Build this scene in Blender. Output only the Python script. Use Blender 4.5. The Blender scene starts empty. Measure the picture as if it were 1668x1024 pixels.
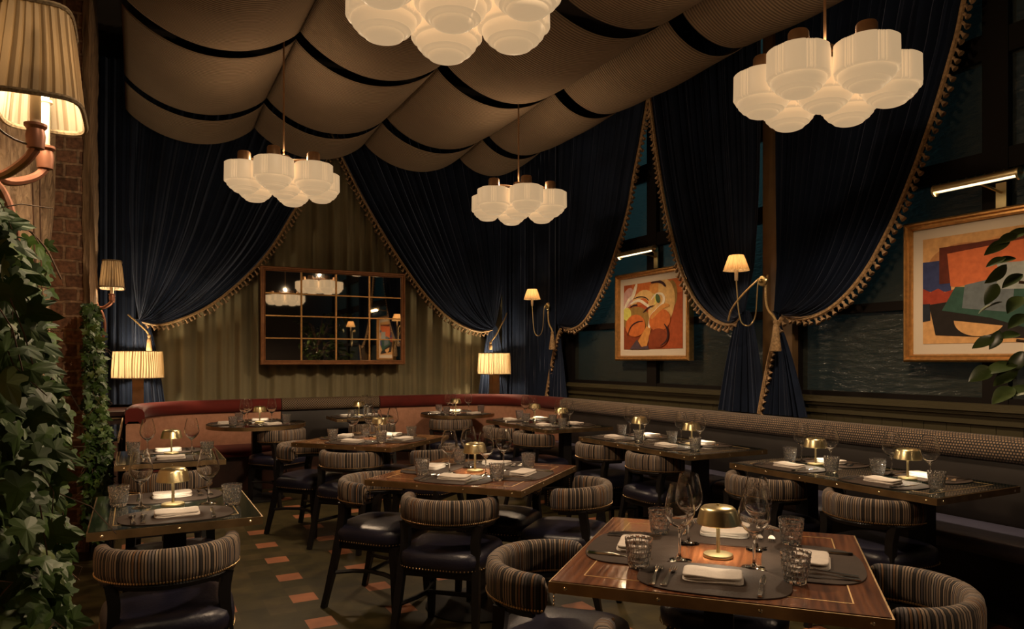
import bpy, math, random
from math import sin, cos, pi, radians, sqrt, atan2, exp
from mathutils import Vector, Matrix
random.seed(7)
S = bpy.context.scene
COL = S.collection

# ------------------------------------------------------------------ camera
F_PX, HORIZON, CAM_H, YAW = 1160.0, 585.6, 1.40, radians(27.85)
cam_d = bpy.data.cameras.new('camera')
cam = bpy.data.objects.new('camera', cam_d); COL.objects.link(cam)
cam_d.sensor_width = 36.0
cam_d.lens = F_PX/1668*36.0
cam_d.shift_y = (HORIZON-512)/1668
cam_d.clip_start = 0.05
cam.location = (0, 0, CAM_H)
cam.rotation_euler = (pi/2, 0, -YAW)
S.camera = cam
S.view_settings.view_transform = 'Standard'
S.view_settings.look = 'None'
S.view_settings.gamma = 1
S.view_settings.exposure = 0.0
S.view_settings.use_curve_mapping = False
try:
    S.cycles.use_denoising = True
    S.cycles.max_bounces = 10
    S.cycles.transparent_max_bounces = 12
    S.cycles.transmission_bounces = 10
    S.cycles.glossy_bounces = 4
    S.cycles.diffuse_bounces = 3
    S.cycles.caustics_reflective = False
    S.cycles.caustics_refractive = False
    S.cycles.sample_clamp_indirect = 4.0
except Exception:
    pass

# ------------------------------------------------------------------ materials
MATS = {}
def nodes_of(name):
    m = bpy.data.materials.new(name); m.use_nodes = True
    nt = m.node_tree; b = nt.nodes['Principled BSDF']
    MATS[name] = m
    return m, nt, b
def N(nt, kind, **kw):
    n = nt.nodes.new(kind)
    for k, v in kw.items():
        if k.startswith('i_'):
            n.inputs[k[2:].replace('_', ' ')].default_value = v
        else: setattr(n, k, v)
    return n
def L(nt, a, b): nt.links.new(a, b)
def ramp(nt, fac, stops, interp='LINEAR'):
    r = N(nt, 'ShaderNodeValToRGB'); r.color_ramp.interpolation = interp
    e = r.color_ramp.elements
    while len(e) < len(stops): e.new(0.5)
    for k, (p, c) in enumerate(stops):
        e[k].position = p; e[k].color = (*c, 1)
    L(nt, fac, r.inputs['Fac']); return r
def plain(name, col, rough=.5, metal=0., spec=.5, sheen=0., coat=0., noise=0., nscale=20, bump=0., bscale=60):
    m, nt, b = nodes_of(name)
    b.inputs['Base Color'].default_value = (*col, 1)
    b.inputs['Roughness'].default_value = rough
    b.inputs['Metallic'].default_value = metal
    b.inputs['Specular IOR Level'].default_value = spec
    b.inputs['Sheen Weight'].default_value = sheen
    b.inputs['Coat Weight'].default_value = coat
    b.inputs['Coat Roughness'].default_value = .08
    tc = N(nt, 'ShaderNodeTexCoord')
    if noise:
        t = N(nt, 'ShaderNodeTexNoise', i_Scale=nscale, i_Detail=4.0); L(nt, tc.outputs['Object'], t.inputs['Vector'])
        lo = tuple(c*(1-noise) for c in col); hi = tuple(min(1, c*(1+noise)) for c in col)
        r = ramp(nt, t.outputs['Fac'], [(.3, lo), (.7, hi)]); L(nt, r.outputs['Color'], b.inputs['Base Color'])
    if bump:
        t = N(nt, 'ShaderNodeTexNoise', i_Scale=bscale, i_Detail=3.0); L(nt, tc.outputs['Object'], t.inputs['Vector'])
        bp = N(nt, 'ShaderNodeBump', i_Strength=bump, i_Distance=.01)
        L(nt, t.outputs['Fac'], bp.inputs['Height']); L(nt, bp.outputs['Normal'], b.inputs['Normal'])
    return m
def glow(name, col, strength, base=(.8, .75, .65), rough=.5):
    m, nt, b = nodes_of(name)
    b.inputs['Base Color'].default_value = (*base, 1)
    b.inputs['Roughness'].default_value = rough
    b.inputs['Emission Color'].default_value = (*col, 1)
    b.inputs['Emission Strength'].default_value = strength
    return m
def fabric_shade(name, col, trans, nfreq=0):
    """pleated lampshade cloth: light from the bulb inside passes through it"""
    m, nt, b = nodes_of(name)
    out = nt.nodes['Material Output']
    d = N(nt, 'ShaderNodeBsdfDiffuse'); t = N(nt, 'ShaderNodeBsdfTranslucent'); mx = N(nt, 'ShaderNodeMixShader')
    d.inputs['Color'].default_value = (*col, 1); t.inputs['Color'].default_value = (*trans, 1)
    mx.inputs['Fac'].default_value = .6
    L(nt, d.outputs[0], mx.inputs[1]); L(nt, t.outputs[0], mx.inputs[2]); L(nt, mx.outputs[0], out.inputs['Surface'])
    nt.nodes.remove(b)
    return m

BRASS = plain('brushed_brass', (.80, .67, .38), .30, 1.0, bump=.05, bscale=200)
BRONZE = plain('aged_bronze', (.55, .33, .18), .36, .75, noise=.2, nscale=8)
EDGE = plain('table_edge_brass', (.36, .25, .13), .42, 1.0, noise=.25, nscale=12)
SCREW = plain('bright_screw', (.9, .75, .5), .25, 1.0)
GOLD = plain('gilt_frame', (.62, .34, .12), .38, .85, noise=.2, nscale=30)
INLAY = plain('brass_inlay', (.55, .38, .16), .4, .6)
STEEL = plain('polished_steel', (.72, .70, .67), .16, 1.0)
COPPER = plain('copper_paint', (.32, .135, .08), .45, .4, noise=.15)
CANDLE = plain('candle_sleeve', (.62, .50, .36), .5)
BLACKWOOD = plain('black_wood', (.008, .007, .007), .38, spec=.35)
DARKWOOD = plain('dark_mahogany', (.05, .018, .011), .4, noise=.4, nscale=6)
LEATHER = plain('navy_leather', (.012, .012, .026), .36, spec=.55, noise=.25, nscale=6, bump=.12, bscale=90)
LEATHER2 = plain('bench_leather', (.085, .085, .135), .42, spec=.5, noise=.2, nscale=5, bump=.1, bscale=60)
BACKLEATHER = plain('back_leather', (.022, .018, .016), .5, spec=.35, noise=.2, nscale=4)
NAIL = plain('brass_nailhead', (.75, .52, .28), .3, 1.0)
MAT = plain('placemat_leather', (.050, .036, .029), .7, spec=.12, noise=.12, nscale=12, bump=.15, bscale=160)
LINEN = plain('white_linen', (.62, .56, .50), .85, spec=.2, noise=.06, nscale=40, bump=.2, bscale=220)
VELVET = plain('blue_velvet', (.010, .0165, .036), .8, spec=.15, sheen=.62, noise=.35, nscale=3)
VELVET.node_tree.nodes['Principled BSDF'].inputs['Sheen Tint'].default_value = (.42, .49, .72, 1)
VELVET.node_tree.nodes['Principled BSDF'].inputs['Sheen Roughness'].default_value = .35
OLIVE = plain('olive_drape', (.23, .20, .115), .7, spec=.2, sheen=.15, noise=.15, nscale=2)
FRINGE = plain('gold_fringe', (.36, .23, .11), .6, spec=.4, noise=.45, nscale=60)
FRINGE2 = plain('mixed_tassel_fringe', (.34, .22, .12), .65, spec=.3, noise=.75, nscale=34)
ROPE = plain('gold_rope', (.52, .35, .15), .45, spec=.5, noise=.3, nscale=90)
MAROON = plain('maroon_velvet', (.11, .012, .008), .75, spec=.2, sheen=.12, noise=.2, nscale=5)
PEACH = plain('rust_upholstery', (.42, .215, .135), .75, spec=.2, noise=.12, nscale=20, bump=.2, bscale=120)
WAINS = plain('olive_paint', (.055, .046, .021), .5, spec=.4, noise=.1, nscale=3)
FRAME = plain('black_window_frame', (.008, .006, .005), .65, spec=.15)
WARMWALL = plain('dark_wall_paint', (.030, .020, .014), .7, noise=.2, nscale=2)
POSTWOOD = plain('golden_timber', (.13, .075, .03), .5, noise=.3, nscale=4)
MATBOARD = plain('cream_mount', (.62, .52, .40), .8)
TRUNK = plain('brown_stem', (.10, .055, .03), .8, noise=.4, nscale=30)
CERAMIC = plain('dark_planter', (.05, .035, .025), .5, noise=.2)
WHITE = plain('white_paper', (.7, .68, .62), .7)
BLACKIRON = plain('black_iron', (.010, .009, .009), .5, spec=.35)

def leafmat(name, a, b_, rough):
    m, nt, b = nodes_of(name)
    tc = N(nt, 'ShaderNodeTexCoord')
    t = N(nt, 'ShaderNodeTexNoise', i_Scale=7.0, i_Detail=3.0); L(nt, tc.outputs['Object'], t.inputs['Vector'])
    r = ramp(nt, t.outputs['Fac'], [(.32, a), (.68, b_)]); L(nt, r.outputs['Color'], b.inputs['Base Color'])
    b.inputs['Roughness'].default_value = rough
    return m
IVY = leafmat('ivy_leaf', (.014, .042, .005), (.058, .120, .018), .5)
IVY2 = leafmat('pale_ivy_leaf', (.06, .12, .02), (.13, .17, .04), .5)
FICUS = leafmat('rubber_leaf', (.018, .036, .010), (.060, .085, .022), .32)

def wood_top():
    m, nt, b = nodes_of('walnut_top')
    tc = N(nt, 'ShaderNodeTexCoord')
    mp = N(nt, 'ShaderNodeMapping'); mp.inputs['Scale'].default_value = (6, .8, 1)
    L(nt, tc.outputs['Object'], mp.inputs['Vector'])
    t = N(nt, 'ShaderNodeTexNoise', i_Scale=4.0, i_Detail=6.0, i_Distortion=1.2); L(nt, mp.outputs['Vector'], t.inputs['Vector'])
    w = N(nt, 'ShaderNodeTexWave', i_Scale=2.4, i_Distortion=9.0, i_Detail=3.0); L(nt, mp.outputs['Vector'], w.inputs['Vector'])
    mx = N(nt, 'ShaderNodeMix', data_type='FLOAT'); mx.inputs['Factor'].default_value = .16
    L(nt, t.outputs['Fac'], mx.inputs['A']); L(nt, w.outputs['Fac'], mx.inputs['B'])
    r = ramp(nt, mx.outputs['Result'], [(.25, (.045, .014, .006)), (.5, (.15, .052, .020)), (.8, (.27, .10, .038))])
    L(nt, r.outputs['Color'], b.inputs['Base Color'])
    b.inputs['Roughness'].default_value = .22
    b.inputs['Coat Weight'].default_value = .6; b.inputs['Coat Roughness'].default_value = .06
    bp = N(nt, 'ShaderNodeBump', i_Strength=.12, i_Distance=.002); L(nt, w.outputs['Fac'], bp.inputs['Height'])
    L(nt, bp.outputs['Normal'], b.inputs['Normal'])
    return m
WALNUT = wood_top()
GREENTOP = plain('green_black_top', (.008, .014, .012), .05, spec=.6, coat=.8)

def stripes():
    m, nt, b = nodes_of('striped_velvet')
    uv = N(nt, 'ShaderNodeUVMap'); sp = N(nt, 'ShaderNodeSeparateXYZ'); L(nt, uv.outputs['UV'], sp.inputs[0])
    def cell(freq, off):
        a = N(nt, 'ShaderNodeMath', operation='MULTIPLY_ADD'); L(nt, sp.outputs['X'], a.inputs[0])
        a.inputs[1].default_value = freq; a.inputs[2].default_value = off
        f = N(nt, 'ShaderNodeMath', operation='FLOOR'); L(nt, a.outputs[0], f.inputs[0])
        w = N(nt, 'ShaderNodeTexWhiteNoise', noise_dimensions='1D'); L(nt, f.outputs[0], w.inputs['W']); return a, w
    a, w = cell(108, 3.3)
    r = ramp(nt, w.outputs['Value'], [(0, (0.234, 0.164, 0.109)), (.2, (0.125, 0.090, 0.066)), (.34, (0.281, 0.203, 0.140)), (.48, (0.172, 0.140, 0.129)), (.60, (0.187, 0.094, 0.039)),
             (.70, (.020, .014, .012)), (.84, (0.296, 0.234, 0.172)), (.92, (0.078, 0.062, 0.062))], 'CONSTANT')
    fr = N(nt, 'ShaderNodeMath', operation='FRACT'); L(nt, a.outputs[0], fr.inputs[0])
    rr = ramp(nt, fr.outputs[0], [(0, (.03, .025, .02)), (.36, (.04, .03, .025)), (.42, (1.2, 1.2, 1.2)), (.62, (1.15, 1.15, 1.15)), (.68, (.35, .35, .35)), (.74, (1.1, 1.1, 1.1)), (.95, (1, 1, 1)), (1, (.03, .025, .02))])
    mx = N(nt, 'ShaderNodeMix', data_type='RGBA', blend_type='MULTIPLY'); mx.inputs[0].default_value = 1
    L(nt, r.outputs['Color'], mx.inputs[6]); L(nt, rr.outputs['Color'], mx.inputs[7])
    L(nt, mx.outputs[2], b.inputs['Base Color'])
    b.inputs['Roughness'].default_value = .75; b.inputs['Sheen Weight'].default_value = .05
    bp = N(nt, 'ShaderNodeBump', i_Strength=.5, i_Distance=.003); L(nt, rr.outputs['Color'], bp.inputs['Height'])
    L(nt, bp.outputs['Normal'], b.inputs['Normal'])
    return m
STRIPE = stripes()

def ceiling_cloth():
    m, nt, b = nodes_of('ribbed_ceiling_cloth')
    tc = N(nt, 'ShaderNodeTexCoord')
    w = N(nt, 'ShaderNodeTexWave', wave_type='BANDS', bands_direction='Y', i_Scale=12.0, i_Distortion=.35, i_Detail=1.0)
    w.inputs['Detail Scale'].default_value = .4
    L(nt, tc.outputs['Object'], w.inputs['Vector'])
    r = ramp(nt, w.outputs['Fac'], [(.1, (.17, .122, .080)), (.75, (.36, .265, .18))])
    n = N(nt, 'ShaderNodeTexNoise', i_Scale=1.6, i_Detail=3.0); L(nt, tc.outputs['Object'], n.inputs['Vector'])
    r2 = ramp(nt, n.outputs['Fac'], [(.3, (.82, .82, .82)), (.7, (1, 1, 1))])
    mx = N(nt, 'ShaderNodeMix', data_type='RGBA', blend_type='MULTIPLY'); mx.inputs[0].default_value = 1
    L(nt, r.outputs['Color'], mx.inputs[6]); L(nt, r2.outputs['Color'], mx.inputs[7])
    L(nt, mx.outputs[2], b.inputs['Base Color']); b.inputs['Roughness'].default_value = .9
    b.inputs['Specular IOR Level'].default_value = .1
    bp = N(nt, 'ShaderNodeBump', i_Strength=.55, i_Distance=.012); L(nt, w.outputs['Fac'], bp.inputs['Height'])
    L(nt, bp.outputs['Normal'], b.inputs['Normal'])
    return m
CLOTH = ceiling_cloth()

def floor_mat():
    """dark green 15 cm tiles with a terracotta tile at every third crossing"""
    m, nt, b = nodes_of('green_floor_tile')
    tc = N(nt, 'ShaderNodeTexCoord'); sp = N(nt, 'ShaderNodeSeparateXYZ'); L(nt, tc.outputs['Object'], sp.inputs[0])
    P, T = .447, .149
    def frac(sock, period, off):
        a = N(nt, 'ShaderNodeMath', operation='MULTIPLY_ADD'); L(nt, sock, a.inputs[0]); a.inputs[1].default_value = 1/period; a.inputs[2].default_value = off
        f = N(nt, 'ShaderNodeMath', operation='FRACT'); L(nt, a.outputs[0], f.inputs[0]); return a, f
    def lt(sock, v, op='LESS_THAN'):
        f = N(nt, 'ShaderNodeMath', operation=op); L(nt, sock, f.inputs[0]); f.inputs[1].default_value = v; return f
    def mul(a, c):
        f = N(nt, 'ShaderNodeMath', operation='MULTIPLY'); L(nt, a, f.inputs[0]); L(nt, c, f.inputs[1]); return f
    ox, oy = -(.873-T/2)/P, -(3.835-T/2)/P
    ax, fx = frac(sp.outputs['X'], P, ox); ay, fy = frac(sp.outputs['Y'], P, oy)
    ins = mul(lt(fx.outputs[0], T/P).outputs[0], lt(fy.outputs[0], T/P).outputs[0])
    tx, gx = frac(sp.outputs['X'], T, ox*3); ty, gy = frac(sp.outputs['Y'], T, oy*3)
    cb = N(nt, 'ShaderNodeCombineXYZ')
    for s_, t_ in ((tx, 0), (ty, 1)):
        fl = N(nt, 'ShaderNodeMath', operation='FLOOR'); L(nt, s_.outputs[0], fl.inputs[0]); L(nt, fl.outputs[0], cb.inputs[t_])
    wn = N(nt, 'ShaderNodeTexWhiteNoise', noise_dimensions='2D'); L(nt, cb.outputs[0], wn.inputs['Vector'])
    nz = N(nt, 'ShaderNodeTexNoise', i_Scale=9.0, i_Detail=5.0); L(nt, tc.outputs['Object'], nz.inputs['Vector'])
    g = ramp(nt, wn.outputs['Value'], [(0, (0.0361, 0.0304, 0.0094)), (.5, (0.0516, 0.0421, 0.0144)), (1, (0.0688, 0.0523, 0.0209))])
    g2 = ramp(nt, nz.outputs['Fac'], [(.3, (.55, .55, .55)), (.7, (1.15, 1.1, 1.0))])
    mg = N(nt, 'ShaderNodeMix', data_type='RGBA', blend_type='MULTIPLY'); mg.inputs[0].default_value = 1
    L(nt, g.outputs['Color'], mg.inputs[6]); L(nt, g2.outputs['Color'], mg.inputs[7])
    tr = ramp(nt, wn.outputs['Value'], [(0, (.30, .115, .055)), (1, (.42, .17, .085))])
    mt = N(nt, 'ShaderNodeMix', data_type='RGBA', blend_type='MULTIPLY'); mt.inputs[0].default_value = .6
    L(nt, tr.outputs['Color'], mt.inputs[6]); L(nt, g2.outputs['Color'], mt.inputs[7])
    mx = N(nt, 'ShaderNodeMix', data_type='RGBA'); L(nt, ins.outputs[0], mx.inputs[0]); L(nt, mg.outputs[2], mx.inputs[6]); L(nt, mt.outputs[2], mx.inputs[7])
    e = .02
    grout = mul(lt(gx.outputs[0], e, 'GREATER_THAN').outputs[0], lt(gy.outputs[0], e, 'GREATER_THAN').outputs[0])
    mg2 = N(nt, 'ShaderNodeMix', data_type='RGBA'); L(nt, grout.outputs[0], mg2.inputs[0]); mg2.inputs[6].default_value = (.035, .028, .014, 1)
    L(nt, mx.outputs[2], mg2.inputs[7]); L(nt, mg2.outputs[2], b.inputs['Base Color'])
    b.inputs['Roughness'].default_value = .48; b.inputs['Specular IOR Level'].default_value = .35
    bp = N(nt, 'ShaderNodeBump', i_Strength=.25, i_Distance=.003); L(nt, nz.outputs['Fac'], bp.inputs['Height']); L(nt, bp.outputs['Normal'], b.inputs['Normal'])
    return m
FLOOR = floor_mat()

def brick_mat():
    m, nt, b = nodes_of('old_brick')
    tc = N(nt, 'ShaderNodeTexCoord')
    mp = N(nt, 'ShaderNodeMapping'); mp.inputs['Rotation'].default_value = (radians(90), 0, 0)
    L(nt, tc.outputs['Object'], mp.inputs['Vector'])
    nz0 = N(nt, 'ShaderNodeTexNoise', i_Scale=6.0, i_Detail=3.0); L(nt, tc.outputs['Object'], nz0.inputs['Vector'])
    ad = N(nt, 'ShaderNodeVectorMath', operation='MULTIPLY_ADD'); L(nt, nz0.outputs['Color'], ad.inputs[0]); ad.inputs[1].default_value = (.035, .035, .035)
    L(nt, mp.outputs['Vector'], ad.inputs[2])
    k = N(nt, 'ShaderNodeTexBrick', i_Scale=1.0); L(nt, ad.outputs[0], k.inputs['Vector'])
    k.inputs['Brick Width'].default_value = .175; k.inputs['Row Height'].default_value = .100; k.inputs['Mortar Size'].default_value = .011
    k.inputs['Mortar Smooth'].default_value = .3; k.inputs['Bias'].default_value = 0
    k.inputs['Color1'].default_value = (.40, .21, .125, 1); k.inputs['Color2'].default_value = (.20, .105, .065, 1); k.inputs['Mortar'].default_value = (.46, .31, .20, 1)
    nz = N(nt, 'ShaderNodeTexNoise', i_Scale=35.0, i_Detail=6.0); L(nt, tc.outputs['Object'], nz.inputs['Vector'])
    r = ramp(nt, nz.outputs['Fac'], [(.3, (.4, .4, .4)), (.7, (1.3, 1.2, 1.1))])
    mx = N(nt, 'ShaderNodeMix', data_type='RGBA', blend_type='MULTIPLY'); mx.inputs[0].default_value = .9
    L(nt, k.outputs['Color'], mx.inputs[6]); L(nt, r.outputs['Color'], mx.inputs[7]); L(nt, mx.outputs[2], b.inputs['Base Color'])
    b.inputs['Roughness'].default_value = .9
    sb = N(nt, 'ShaderNodeMath', operation='SUBTRACT'); L(nt, nz.outputs['Fac'], sb.inputs[0]); L(nt, k.outputs['Fac'], sb.inputs[1])
    bp = N(nt, 'ShaderNodeBump', i_Strength=.9, i_Distance=.012); L(nt, sb.outputs[0], bp.inputs['Height']); L(nt, bp.outputs['Normal'], b.inputs['Normal'])
    return m
BRICK = brick_mat()

def rough_timber(name, lo, hi, zs):
    m, nt, b = nodes_of(name)
    tc = N(nt, 'ShaderNodeTexCoord'); mp = N(nt, 'ShaderNodeMapping'); mp.inputs['Scale'].default_value = (9, 9, zs)
    L(nt, tc.outputs['Object'], mp.inputs['Vector'])
    t = N(nt, 'ShaderNodeTexNoise', i_Scale=2.2, i_Detail=7.0, i_Distortion=.8); L(nt, mp.outputs['Vector'], t.inputs['Vector'])
    r = ramp(nt, t.outputs['Fac'], [(.3, lo), (.62, hi)]); L(nt, r.outputs['Color'], b.inputs['Base Color'])
    b.inputs['Roughness'].default_value = .9
    bp = N(nt, 'ShaderNodeBump', i_Strength=1.0, i_Distance=.03); L(nt, t.outputs['Fac'], bp.inputs['Height']); L(nt, bp.outputs['Normal'], b.inputs['Normal'])
    return m
PLASTER = rough_timber('rough_plaster', (.20, .12, .065), (.46, .31, .18), 7)
TIMBER = rough_timber('rough_sawn_timber', (.07, .04, .02), (.30, .19, .10), 1.0)

def weave():
    m, nt, b = nodes_of('woven_cut_velvet')
    uv = N(nt, 'ShaderNodeUVMap'); mp = N(nt, 'ShaderNodeMapping'); mp.inputs['Scale'].default_value = (1, 1, 1); L(nt, uv.outputs['UV'], mp.inputs['Vector'])
    k = N(nt, 'ShaderNodeTexBrick', i_Scale=1.0); L(nt, mp.outputs['Vector'], k.inputs['Vector'])
    k.inputs['Brick Width'].default_value = .017; k.inputs['Row Height'].default_value = .017; k.inputs['Mortar Size'].default_value = .0042; k.inputs['Mortar Smooth'].default_value = .25
    k.inputs['Color1'].default_value = (.34, .225, .13, 1); k.inputs['Color2'].default_value = (.25, .16, .095, 1); k.inputs['Mortar'].default_value = (.010, .007, .006, 1)
    L(nt, k.outputs['Color'], b.inputs['Base Color']); b.inputs['Roughness'].default_value = .75; b.inputs['Sheen Weight'].default_value = .2
    iv = N(nt, 'ShaderNodeMath', operation='SUBTRACT'); iv.inputs[0].default_value = 1; L(nt, k.outputs['Fac'], iv.inputs[1])
    bp = N(nt, 'ShaderNodeBump', i_Strength=.6, i_Distance=.004); L(nt, iv.outputs[0], bp.inputs['Height']); L(nt, bp.outputs['Normal'], b.inputs['Normal'])
    return m
WEAVE = weave()
def diamond():
    m, nt, b = nodes_of('diamond_cut_velvet')
    uv = N(nt, 'ShaderNodeUVMap'); mp = N(nt, 'ShaderNodeMapping'); mp.inputs['Rotation'].default_value = (0, 0, radians(45)); L(nt, uv.outputs['UV'], mp.inputs['Vector'])
    k = N(nt, 'ShaderNodeTexBrick', i_Scale=1.0, offset=0.0); L(nt, mp.outputs['Vector'], k.inputs['Vector'])
    k.inputs['Brick Width'].default_value = .02; k.inputs['Row Height'].default_value = .02; k.inputs['Mortar Size'].default_value = .0022
    k.inputs['Color1'].default_value = (.018, .012, .010, 1); k.inputs['Color2'].default_value = (.018, .012, .010, 1); k.inputs['Mortar'].default_value = (.26, .18, .10, 1)
    L(nt, k.outputs['Color'], b.inputs['Base Color']); b.inputs['Roughness'].default_value = .75
    return m
DIAMOND = diamond()

def glass_mat(name, rough=0., ior=1.45, col=(1, 1, 1), bump=0.):
    m, nt, b = nodes_of(name)
    b.inputs['Base Color'].default_value = (*col, 1); b.inputs['Transmission Weight'].default_value = 1
    b.inputs['Roughness'].default_value = rough; b.inputs['IOR'].default_value = ior
    if bump:
        tc = N(nt, 'ShaderNodeTexCoord'); mp = N(nt, 'ShaderNodeMapping'); mp.inputs['Scale'].default_value = (1, 1, 4); L(nt, tc.outputs['Object'], mp.inputs['Vector'])
        t = N(nt, 'ShaderNodeTexNoise', i_Scale=7.0, i_Detail=3.0); L(nt, mp.outputs['Vector'], t.inputs['Vector'])
        bp = N(nt, 'ShaderNodeBump', i_Strength=bump, i_Distance=.02); L(nt, t.outputs['Fac'], bp.inputs['Height']); L(nt, bp.outputs['Normal'], b.inputs['Normal'])
    return m
GLASS = glass_mat('clear_glass', ior=1.46)
TUMBLER_GLASS = glass_mat('cut_glass', ior=1.5, rough=.0)
TUMBLER_GLASS.node_tree.nodes['Principled BSDF'].inputs['Transmission Weight'].default_value = .95
PANE = glass_mat('textured_window_glass', rough=.17, ior=1.5, col=(.5, .62, .62), bump=.8)
PANE.node_tree.nodes['Principled BSDF'].inputs['Transmission Weight'].default_value = .88
PANE.node_tree.nodes['Principled BSDF'].inputs['Base Color'].default_value = (.22, .24, .19, 1)
MIRROR = plain('mirror_glass', (.80, .78, .74), .02, 1.0)
OPAL = glow('opal_glass', (1.0, .68, .37), .44, base=(.76, .62, .46), rough=.35)
BULB = glow('lit_bulb', (1.0, .78, .48), 14.0)
TUBE_LIGHT = glow('picture_light_tube', (1.0, .74, .42), 1.6)
LEDSTEM = glow('led_rim', (1.0, .78, .45), 4.0)
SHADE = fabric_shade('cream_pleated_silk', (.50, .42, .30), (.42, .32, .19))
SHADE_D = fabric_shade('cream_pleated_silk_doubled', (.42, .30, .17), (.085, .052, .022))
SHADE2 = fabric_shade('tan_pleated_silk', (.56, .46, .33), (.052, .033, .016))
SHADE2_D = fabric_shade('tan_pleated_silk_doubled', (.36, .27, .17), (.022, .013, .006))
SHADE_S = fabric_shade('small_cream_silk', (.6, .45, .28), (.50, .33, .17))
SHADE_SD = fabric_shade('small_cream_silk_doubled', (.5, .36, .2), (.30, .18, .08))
SHADETRIM = plain('braid_trim', (.22, .16, .09), .8, noise=.5, nscale=150)

# ------------------------------------------------------------------ mesh builder
class MB:
    def __init__(s): s.v = []; s.f = []; s.m = []; s.uv = {}
    def add(s, vs, fs, mi=0, M=None):
        o = len(s.v)
        s.v += [tuple(M @ Vector(p)) for p in vs] if M is not None else [tuple(p) for p in vs]
        for f in fs: s.f.append(tuple(i+o for i in f)); s.m.append(mi)
        return o
    def box(s, x0, x1, y0, y1, z0, z1, mi=0, M=None):
        v = [(x0, y0, z0), (x1, y0, z0), (x1, y1, z0), (x0, y1, z0), (x0, y0, z1), (x1, y0, z1), (x1, y1, z1), (x0, y1, z1)]
        s.add(v, [(3, 2, 1, 0), (4, 5, 6, 7), (0, 1, 5, 4), (1, 2, 6, 5), (2, 3, 7, 6), (3, 0, 4, 7)], mi, M)
    def lathe(s, prof, n=24, mi=0, M=None, rf=None, close=False):
        vs = []; fs = []
        for j, (r, z) in enumerate(prof):
            for i in range(n):
                a = 2*pi*i/n; rr = r*(rf(a, j) if rf else 1)
                vs.append((rr*cos(a), rr*sin(a), z))
        k = len(prof)
        for j in range(k-1 if not close else k):
            j2 = (j+1) % k
            for i in range(n):
                i2 = (i+1) % n; fs.append((j*n+i, j*n+i2, j2*n+i2, j2*n+i))
        if not close:
            if prof[0][0] > 1e-5: fs.append(tuple(reversed(range(n))))
            if prof[-1][0] > 1e-5: fs.append(tuple((k-1)*n+i for i in range(n)))
        s.add(vs, fs, mi, M)
    def tube(s, pts, r, n=8, mi=0, M=None, sq=False):
        pts = [Vector(p) for p in pts]; vs = []; fs = []
        prev = None
        for j, p in enumerate(pts):
            d = (pts[min(j+1, len(pts)-1)]-pts[max(j-1, 0)]).normalized()
            if prev is None:
                a = Vector((0, 0, 1)) if abs(d.z) < .9 else Vector((1, 0, 0))
                u = d.cross(a).normalized()
            else:
                u = (prev-d*prev.dot(d)).normalized()
            prev = u; w = d.cross(u)
            if isinstance(r, (list, tuple)):
                q = j/(len(pts)-1)*(len(r)-1); qi = min(int(q), len(r)-2); rr = lerp(r[qi], r[qi+1], q-qi)
            else: rr = r
            for i in range(n):
                a = 2*pi*(i+(.5 if sq else 0))/n
                vs.append(p+u*cos(a)*rr+w*sin(a)*rr)
        for j in range(len(pts)-1):
            for i in range(n):
                i2 = (i+1) % n; fs.append((j*n+i, j*n+i2, (j+1)*n+i2, (j+1)*n+i))
        fs.append(tuple(reversed(range(n)))); fs.append(tuple((len(pts)-1)*n+i for i in range(n)))
        s.add(vs, fs, mi, M)
    def prism(s, poly, z0, z1, mi=0, M=None):
        n = len(poly)
        v = [(x, y, z0) for x, y in poly]+[(x, y, z1) for x, y in poly]
        f = [tuple(reversed(range(n))), tuple(range(n, 2*n))]+[(i, (i+1) % n, n+(i+1) % n, n+i) for i in range(n)]
        s.add(v, f, mi, M)
    def grid(s, fn, nu, nv, mi=0, uvf=None, flip=False):
        o = len(s.v)
        for j in range(nv+1):
            for i in range(nu+1): s.v.append(tuple(fn(i/nu, j/nv)))
        for j in range(nv):
            for i in range(nu):
                a = o+j*(nu+1)+i; q = (a, a+1, a+nu+2, a+nu+1)
                if flip: q = tuple(reversed(q))
                if uvf:
                    c = {a: (i/nu, j/nv), a+1: ((i+1)/nu, j/nv), a+nu+2: ((i+1)/nu, (j+1)/nv), a+nu+1: (i/nu, (j+1)/nv)}
                    s.uv[len(s.f)] = [uvf(*c[k]) for k in q]
                s.f.append(q); s.m.append(mi)
    def build(s, name, mat, parent=None, smooth=True, angle=40):
        me = bpy.data.meshes.new(name); me.from_pydata(s.v, [], s.f)
        mats = mat if isinstance(mat, (list, tuple)) else [mat]
        for m in mats: me.materials.append(m)
        if len(mats) > 1: me.polygons.foreach_set('material_index', s.m)
        if s.uv:
            ul = me.uv_layers.new(name='UVMap')
            for fi, uvs in s.uv.items():
                p = me.polygons[fi]
                for k, li in enumerate(p.loop_indices): ul.data[li].uv = uvs[k]
        if smooth:
            me.polygons.foreach_set('use_smooth', [True]*len(me.polygons))
            try: me.set_sharp_from_angle(angle=radians(angle))
            except Exception: pass
        me.update()
        o = bpy.data.objects.new(name, me); COL.objects.link(o)
        if parent is not None: o.parent = parent
        return o
def T(x=0, y=0, z=0, rz=0, s=1): return Matrix.Translation((x, y, z)) @ Matrix.Rotation(rz, 4, 'Z') @ Matrix.Scale(s, 4)
def tag(o, label=None, cat=None, group=None, kind=None):
    if label: o['label'] = label
    if cat: o['category'] = cat
    if group: o['group'] = group
    if kind: o['kind'] = kind
    return o
def empty(name, loc, rz=0):
    o = bpy.data.objects.new(name, None); COL.objects.link(o); o.location = loc; o.rotation_euler = (0, 0, rz); o.empty_display_size = .1
    return o
KIDS = {}
def children(o): return [c for c in ALLC if c.parent == o]
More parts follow.
